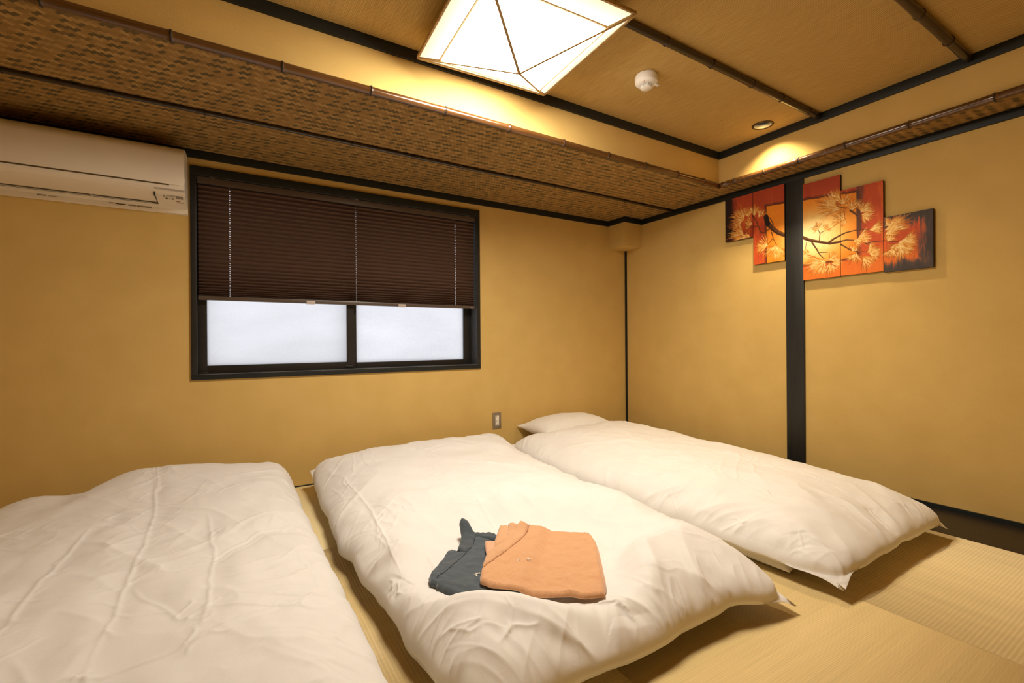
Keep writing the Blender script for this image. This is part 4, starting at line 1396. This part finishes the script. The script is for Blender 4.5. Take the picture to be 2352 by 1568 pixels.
# -- where the clothes lie the middle duvet is pressed flat
CL_C = (-2.208, -1.688)
CL_Z = 0.150
def clothes_plane(x, y):
    return CL_Z + 0.02 * (x - CL_C[0]) * 0 + 0.010 * (y - CL_C[1])
def dent_mid(X, Y, Z, fine):
    ca, sa = math.cos(-0.62), math.sin(-0.62)
    p_ = (X - CL_C[0]) * ca + (Y - CL_C[1]) * sa
    r_ = -(X - CL_C[0]) * sa + (Y - CL_C[1]) * ca
    m = (np.abs((p_ + 0.02) / 0.31) ** 3.5 + np.abs((r_ + 0.088) / 0.240) ** 3.5) ** (1 / 3.5)
    k_ = smooth(1.40 + 0.75 * smooth(-0.08, 0.10, r_), 0.97, m)
    tgt = clothes_plane(X, Y) - 0.005 + fine
    return Z * (1 - k_) + tgt * k_

o, TOPM = make_duvet('duvet', DUV['mid'], 5, CREASES.get('mid', []), dent_mid, folds=(34, 12, 22))
tag(o, 'puffy white duvet in the middle with folded clothes on it', 'duvet', 'white duvets on the floor')
o, _t = make_duvet('duvet', DUV['right'], 23, CREASES.get('right', []), folds=(20, 10, 20))
tag(o, 'puffy white duvet nearest the wall with the canvases', 'duvet', 'white duvets on the floor')
o, _t = make_duvet('duvet', DUV['left'], 31, CREASES.get('left', []), folds=(10, 8, 16))
tag(o, 'creased white duvet under the air conditioner at the left', 'duvet', 'white duvets on the floor')

# mattresses under the duvets
def mattress(x0, x1, y0, y1, th, label, seed):
    n_, m_ = 60, 110
    u1 = np.sin(np.linspace(-1, 1, n_) * math.pi / 2); v1 = np.sin(np.linspace(-1, 1, m_) * math.pi / 2)
    Ug, Vg = np.meshgrid(u1, v1)
    e = dprof(Ug, 16, 2.2) * dprof(Vg, 24, 2.2)
    X = (x0 + x1) / 2 + Ug * (x1 - x0) / 2
    Y = (y0 + y1) / 2 + Vg * (y1 - y0) / 2
    k_ = np.abs(Ug) ** 20 * np.abs(Vg) ** 30
    X = X + np.sign(Ug) * 0.015 * k_; Y = Y + np.sign(Vg) * 0.015 * k_
    zs_ = 0.026 + 0.006 * fbm(X * 8, Y * 8, seed, 2)
    Zt = zs_ + (th - zs_) * e
    Zb = zs_ - (zs_ - 0.0005) * e
    top = np.stack([X, Y, Zt], -1).reshape(-1, 3); bot = np.stack([X, Y, Zb], -1).reshape(-1, 3)
    I = np.arange(n_ * m_).reshape(m_, n_)
    Q = np.stack([I[:-1, :-1], I[:-1, 1:], I[1:, 1:], I[1:, :-1]], -1).reshape(-1, 4)
    o = fast_obj('futon_mattress', np.concatenate([top, bot]), np.concatenate([Q, Q[:, ::-1] + n_ * m_]), SHEET)
    return tag(o, label, 'mattress', 'thin white mattresses under the duvets')
mattress(-2.655, -1.675, -2.10, -0.05, 0.070, 'white futon mattress under the duvet that carries the clothes', 3)
mattress(-1.355, -0.520, -2.135, -0.05, 0.070, 'white futon mattress under the duvet by the canvas wall', 4)
mattress(-3.905, -2.915, -2.13, -0.05, 0.070, 'white futon mattress under the duvet below the air conditioner', 6)

# pillow showing at the head of the right bed
def pillow(xc, yc, zc, lx, ly, h, label, seed):
    n_, m_ = 90, 60
    u1 = np.sin(np.linspace(-1, 1, n_) * math.pi / 2); v1 = np.sin(np.linspace(-1, 1, m_) * math.pi / 2)
    Ug, Vg = np.meshgrid(u1, v1)
    e = (np.maximum(0, 1 - np.abs(Ug) ** 2.6) ** 0.5) * (np.maximum(0, 1 - np.abs(Vg) ** 2.4) ** 0.5)
    k_ = np.abs(Ug) ** 8 * np.abs(Vg) ** 8
    sh = 1 - 0.06 * (1 - np.abs(Vg) ** 2) * np.abs(Ug) ** 4
    X = Ug * lx / 2 * sh + np.sign(Ug) * 0.02 * k_
    Y = Vg * ly / 2 * (1 - 0.05 * (1 - Ug ** 2) * np.abs(Vg) ** 4) + np.sign(Vg) * 0.012 * k_
    wr_ = 0.006 * fbm(X * 9, Y * 16, seed, 3) * np.minimum(1, 2 * e)
    Zt = h * 0.55 * e + wr_ + 0.01 * k_
    Zb = -h * 0.45 * e + 0.01 * k_
    top = np.stack([X + xc, Y + yc, Zt + zc], -1).reshape(-1, 3); bot = np.stack([X + xc, Y + yc, Zb + zc], -1).reshape(-1, 3)
    top[:, 1] = np.minimum(top[:, 1], -0.014); bot[:, 1] = np.minimum(bot[:, 1], -0.014)
    I = np.arange(n_ * m_).reshape(m_, n_)
    Q = np.stack([I[:-1, :-1], I[:-1, 1:], I[1:, 1:], I[1:, :-1]], -1).reshape(-1, 4)
    o = fast_obj('pillow', np.concatenate([top, bot]), np.concatenate([Q, Q[:, ::-1] + n_ * m_]), SHEET)
    return tag(o, label, 'pillow')

pillow(-0.845, -0.205, 0.205, 0.66, 0.36, 0.17, 'white pillow poking out at the head of the right duvet', 8)

# ------------------------------------------------------------------ folded clothes
def in_poly(px, py, poly):
    r = np.zeros(px.shape, bool)
    n_ = len(poly)
    j = n_ - 1
    for i in range(n_):
        xi, yi = poly[i]; xj, yj = poly[j]
        with np.errstate(divide='ignore', invalid='ignore'):
            c = ((yi > py) != (yj > py)) & (px < (xj - xi) * (py - yi) / (yj - yi + 1e-15) + xi)
        r ^= c
        j = i
    return r

def densify(poly, step):
    out = []
    for a, b in zip(poly, poly[1:] + poly[:1]):
        L = math.hypot(b[0] - a[0], b[1] - a[1])
        n_ = max(1, int(round(L / step)))
        for i in range(n_):
            out.append((a[0] + (b[0] - a[0]) * i / n_, a[1] + (b[1] - a[1]) * i / n_))
    return out

def chaikin(poly, k_=1):
    for _ in range(k_):
        out = []
        for a, b in zip(poly, poly[1:] + poly[:1]):
            out.append((a[0] * 0.82 + b[0] * 0.18, a[1] * 0.82 + b[1] * 0.18))
            out.append((a[0] * 0.18 + b[0] * 0.82, a[1] * 0.18 + b[1] * 0.82))
        poly = out
    return poly

def puff(name, poly, zbot, thick, mat, parent, seed, wr=0.003, rim=0.012, step=0.006, rounds=0, lift=None):
    """a soft slab over a polygon: zbot(x,y) is what it lies on"""
    poly = densify(chaikin(poly, rounds), step)
    P_ = np.array(poly)
    x0, y0 = P_.min(0); x1, y1 = P_.max(0)
    gx, gy = np.meshgrid(np.arange(x0, x1, step), np.arange(y0, y1, step))
    gx = gx.ravel() + 0.0007; gy = gy.ravel() + 0.0007
    closed = poly + [poly[0]]
    ins = in_poly(gx, gy, poly)
    gx, gy = gx[ins], gy[ins]
    dd, _ = poly_dist(gx, gy, closed)
    m = dd > step * 0.55
    gx, gy, dd = gx[m], gy[m], dd[m]
    pts = [Vector(p_) for p_ in poly] + [Vector((a, b)) for a, b in zip(gx, gy)]
    nb = len(poly)
    edges = [(i, (i + 1) % nb) for i in range(nb)]
    vs, es, fs, ov, oe, of = geometry.delaunay_2d_cdt(pts, edges, [], 1, 1e-6)
    vx = np.array([v.x for v in vs]); vy = np.array([v.y for v in vs])
    de, _ = poly_dist(vx, vy, closed)
    prof = np.sqrt(np.clip(1 - (1 - np.clip(de / rim, 0, 1)) ** 2, 0, 1))
    zb = zbot(vx, vy)
    zt = zb + 0.25 * thick + 0.75 * thick * prof + wr * fbm(vx * 24, vy * 24, seed, 3) * prof + wr * 0.8 * np.clip(1 - np.abs(fbm(vx * 13 + vy * 7, vy * 16, seed + 3, 2)) * 3, 0, 1) * prof
    if lift is not None:
        zt = zt + lift(vx, vy); zb = zb + lift(vx, vy)
    n_ = len(vs)
    V = [(a, b, c) for a, b, c in zip(vx, vy, zt)] + [(a, b, c) for a, b, c in zip(vx, vy, zb)]
    Fc = [tuple(f) for f in fs] + [tuple(i + n_ for i in f[::-1]) for f in fs]
    cnt = {}
    for f in fs:
        for a, b in zip(f, list(f[1:]) + [f[0]]):
            cnt[(a, b)] = 1
    for (a, b) in list(cnt):
        if (b, a) not in cnt:
            Fc.append((b, a, a + n_, b + n_))
    o = new_mesh_obj(name, V, Fc, mat, None, True)
    if parent is not None:
        adopt(o, parent)
    def ztop(x, y):
        x = np.atleast_1d(np.asarray(x, float)); y = np.atleast_1d(np.asarray(y, float))
        d2 = (x[:, None] - vx[None, :]) ** 2 + (y[:, None] - vy[None, :]) ** 2
        return zt[d2.argmin(1)]
    return o, ztop

NAVY = mat_linen('slate_navy_linen', (0.085, 0.106, 0.124), 0.2)
NAVY2 = mat_linen('slate_navy_hem_linen', (0.072, 0.090, 0.104), 0.2)
ORNG = mat_linen('orange_linen', (0.69, 0.375, 0.19), 0.12)
ORNG2 = mat_linen('orange_collar_linen', (0.68, 0.385, 0.205), 0.14)
PINK = mat_linen('pale_lining_linen', (0.75, 0.42, 0.26), 0.08)
THREAD = simple('white_thread', (0.80, 0.74, 0.66), 0.8)
THREAD2 = simple('pale_peach_thread', (0.92, 0.78, 0.60), 0.8)
SEAMN = simple('navy_seam_thread', (0.018, 0.022, 0.026), 0.9)
SEAMO = simple('orange_seam_thread', (0.40, 0.155, 0.05), 0.9)
NV_BODY = [(-2.5813, -1.727), (-2.564, -1.7042), (-2.5087, -1.6525), (-2.4693, -1.6063), (-2.4494, -1.5998), (-2.4373, -1.6183), (-2.4041, -1.6141), (-2.3592, -1.581), (-2.3255, -1.5511), (-2.265, -1.5943), (-2.1171, -1.6691), (-2.1439, -1.762), (-2.2622, -1.9219), (-2.3596, -1.9659), (-2.4165, -1.9484), (-2.4708, -1.913), (-2.4997, -1.8902), (-2.5449, -1.8708), (-2.5689, -1.8163), (-2.5793, -1.7793), (-2.5903, -1.7599)]
NV_HEM = [(-2.5738, -1.7657), (-2.5512, -1.7748), (-2.5282, -1.8033), (-2.5043, -1.8468), (-2.4824, -1.8738), (-2.4595, -1.9088), (-2.416, -1.9574), (-2.4748, -1.9204), (-2.5036, -1.8977), (-2.5488, -1.8793), (-2.5729, -1.8257), (-2.5821, -1.7898)]
NV_COL = [(-2.442, -1.6286), (-2.3897, -1.5503), (-2.3784, -1.5093), (-2.3692, -1.4952), (-2.3546, -1.4961), (-2.3402, -1.507), (-2.3373, -1.5539), (-2.3176, -1.5578), (-2.2825, -1.5705), (-2.2696, -1.6037), (-2.293, -1.6369), (-2.3383, -1.576), (-2.3604, -1.5942), (-2.3878, -1.638), (-2.4302, -1.6684)]
NV_SEAM = [(-2.5726, -1.7613), (-2.5408, -1.7434), (-2.507, -1.7221), (-2.4693, -1.6951), (-2.4293, -1.6664), (-2.3968, -1.6421), (-2.3756, -1.6172), (-2.3521, -1.5829)]
NV_PEEK = [(-2.1191, -1.6303), (-2.0923, -1.6269), (-2.0848, -1.6561), (-2.0991, -1.6901), (-2.1445, -1.6613)]
OG_BODY = [(-2.1518, -1.6329), (-2.1121, -1.6621), (-2.0713, -1.6979), (-2.0204, -1.7516), (-1.9834, -1.7693), (-1.9963, -1.8064), (-2.0356, -1.8693), (-2.0964, -1.9485), (-2.1574, -2.0328), (-2.2048, -2.0897), (-2.2609, -2.0695), (-2.286, -2.0402), (-2.3544, -2.0039), (-2.4072, -1.9678), (-2.4349, -1.939), (-2.4654, -1.914), (-2.4836, -1.8773), (-2.4725, -1.8527), (-2.4526, -1.8239), (-2.4304, -1.8045), (-2.3877, -1.786), (-2.3366, -1.765), (-2.2727, -1.7273), (-2.2125, -1.6919)]
OG_LOW = [(-2.1323, -1.6066), (-1.9678, -1.741), (-1.9825, -1.798), (-2.0217, -1.8606), (-2.0804, -1.9407), (-2.1425, -2.0241), (-2.1833, -2.0697), (-2.2457, -2.0515), (-2.394, -1.9467), (-2.4697, -1.8609), (-2.4357, -1.7933)]
OG_COL = [(-2.1545, -1.6388), (-2.176, -1.6454), (-2.1794, -1.6351), (-2.187, -1.622), (-2.2047, -1.6322), (-2.1998, -1.594), (-2.2124, -1.5798), (-2.241, -1.6248), (-2.2758, -1.6717), (-2.3189, -1.7046), (-2.357, -1.7251), (-2.3948, -1.7475), (-2.4326, -1.7957), (-2.4454, -1.8181), (-2.4253, -1.8072), (-2.39, -1.7931), (-2.341, -1.7725), (-2.2775, -1.735), (-2.2162, -1.7006)]
OG_BACK = [(-2.2437, -1.5707), (-2.2186, -1.5886), (-2.2191, -1.6157), (-2.2612, -1.6722), (-2.3051, -1.6961), (-2.3517, -1.7155), (-2.3254, -1.6748)]
OG_LIN = [(-2.3465, -1.6475), (-2.3197, -1.6645), (-2.3108, -1.6872), (-2.3536, -1.725), (-2.3925, -1.7461), (-2.3714, -1.6979)]
OG_SEAM = [(-2.1563, -1.6397), (-2.2162, -1.7006), (-2.2775, -1.735), (-2.341, -1.7725), (-2.391, -1.7932), (-2.4342, -1.8118), (-2.4507, -1.828)]
NV_MOTIF = (-2.4588, -1.8044)
OG_MOT1 = (-2.3311, -1.8417)
OG_MOT2 = (-2.3008, -1.8539)
OG_TAG = (-2.2493, -1.6475)
OG_L = (-2.2429, -1.8207, 0.7244, -0.6894)
NV_LIFT = lambda x, y: 0.040 * np.exp(-((x - (-2.3649)) ** 2 + (y - (-1.5021)) ** 2) / 0.045 ** 2)
OG_LIFT = lambda x, y: 0.020 * np.exp(-((x - (-2.1865)) ** 2 + (y - (-1.6306)) ** 2) / 0.035 ** 2)
base = lambda x, y: clothes_plane(x, y)

nv = empty('folded_jacket', (CL_C[0] - 0.2, CL_C[1] + 0.1, CL_Z))
tag(nv, 'folded slate-navy cotton jacket lying partly under the orange one', 'clothes', 'folded clothes on the middle duvet')
og = empty('folded_jacket', (CL_C[0], CL_C[1], CL_Z + 0.012))
tag(og, 'folded orange cotton jacket lying on the navy one', 'clothes', 'folded clothes on the middle duvet')

def seam_tube(name, pts, zf, mat, parent, r_=0.0009):
    q_ = []
    for a, b in zip(pts, pts[1:]):
        for i in range(6):
            q_.append((a[0] + (b[0] - a[0]) * i / 6, a[1] + (b[1] - a[1]) * i / 6))
    q_.append(pts[-1])
    zs_ = zf([p_[0] for p_ in q_], [p_[1] for p_ in q_])
    return adopt(tube(name, [(p_[0], p_[1], z + 0.0004) for p_, z in zip(q_, zs_)], r_, mat, None, 6), parent)

def motif(cx, cy, s_, zf, mat, parent, seed):
    rnd = random.Random(seed)
    bm = bmesh.new()
    for i in range(11):
        a = rnd.uniform(0, 2 * math.pi); r_ = rnd.uniform(0.1, 0.75) * s_
        x, y = cx + r_ * math.cos(a), cy + r_ * 0.75 * math.sin(a)
        l_, w_ = s_ * rnd.uniform(0.35, 0.6), s_ * rnd.uniform(0.09, 0.16)
        t = a + rnd.uniform(-0.6, 0.6)
        q_ = [(x + l_ * math.cos(t) * k1 - w_ * math.sin(t) * k2, y + l_ * math.sin(t) * k1 + w_ * math.cos(t) * k2) for k1, k2 in ((-.5, -.5), (.5, -.35), (.62, 0), (.5, .35), (-.5, .5))]
        zz2 = zf([p_[0] for p_ in q_], [p_[1] for p_ in q_]).max() + 0.0013
        lo = [bm.verts.new((p_[0], p_[1], zz2 - 0.0008)) for p_ in q_]
        hi = [bm.verts.new((p_[0], p_[1], zz2)) for p_ in q_]
        bm.faces.new(hi)
        for k1 in range(5):
            bm.faces.new((lo[k1], lo[(k1 + 1) % 5], hi[(k1 + 1) % 5], hi[k1]))
    return adopt(bm_obj('embroidery', bm, mat), parent)

o, znv = puff('body', NV_BODY, base, 0.017, NAVY, nv, 4, 0.005, 0.008)
o, zhem = puff('front_hem', NV_HEM, base, 0.020, NAVY2, nv, 6, 0.003, 0.014)
o, zcol = puff('collar', NV_COL, lambda x, y: base(x, y) + 0.012, 0.013, NAVY2, nv, 7, 0.003, 0.005, lift=lambda x, y: NV_LIFT(x, y))
seam_tube('seam', NV_SEAM, znv, SEAMN, nv)
puff('sleeve_edge', NV_PEEK, base, 0.016, NAVY2, nv, 9, 0.001, 0.008)
motif(*NV_MOTIF, 0.0150, znv, THREAD, nv, 3)

ob = lambda x, y: base(x, y) + 0.006 + 0.019 * smooth(-0.02, 0.05, 0.0)
under = lambda x, y: np.maximum(base(x, y) + 0.004, base(x, y) + 0.021 * smooth(0.03, -0.03, (x - OG_L[0]) * OG_L[2] + (y - OG_L[1]) * OG_L[3]))
o, zlow = puff('lower_fold', OG_LOW, under, 0.010, ORNG, og, 11, 0.001, 0.007)
o, zlin = puff('lining', OG_LIN, lambda x, y: under(x, y) + 0.010, 0.006, PINK, og, 12, 0.001, 0.005)
o, zbk = puff('back_collar', OG_BACK, lambda x, y: under(x, y) + 0.012, 0.008, ORNG2, og, 13, 0.002, 0.004, lift=lambda x, y: OG_LIFT(x, y) * 0.5)
o, zog = puff('body', OG_BODY, lambda x, y: under(x, y) + 0.008, 0.014, ORNG, og, 14, 0.004, 0.006)
o, zoc = puff('collar', OG_COL, lambda x, y: under(x, y) + 0.015, 0.009, ORNG2, og, 15, 0.0035, 0.0035, lift=lambda x, y: OG_LIFT(x, y))
seam_tube('seam', OG_SEAM, lambda x, y: np.maximum(zog(x, y), zoc(x, y)), SEAMO, og)
motif(*OG_MOT1, 0.0125, zog, THREAD2, og, 7)
motif(*OG_MOT2, 0.0140, zog, THREAD2, og, 8)
adopt(boxes('neck_label', [(OG_TAG[0] - 0.004, OG_TAG[0] + 0.004, OG_TAG[1] - 0.006, OG_TAG[1] + 0.006, CL_Z + 0.024, CL_Z + 0.040)], simple('white_label', (0.85, 0.82, 0.76), 0.8)), og)
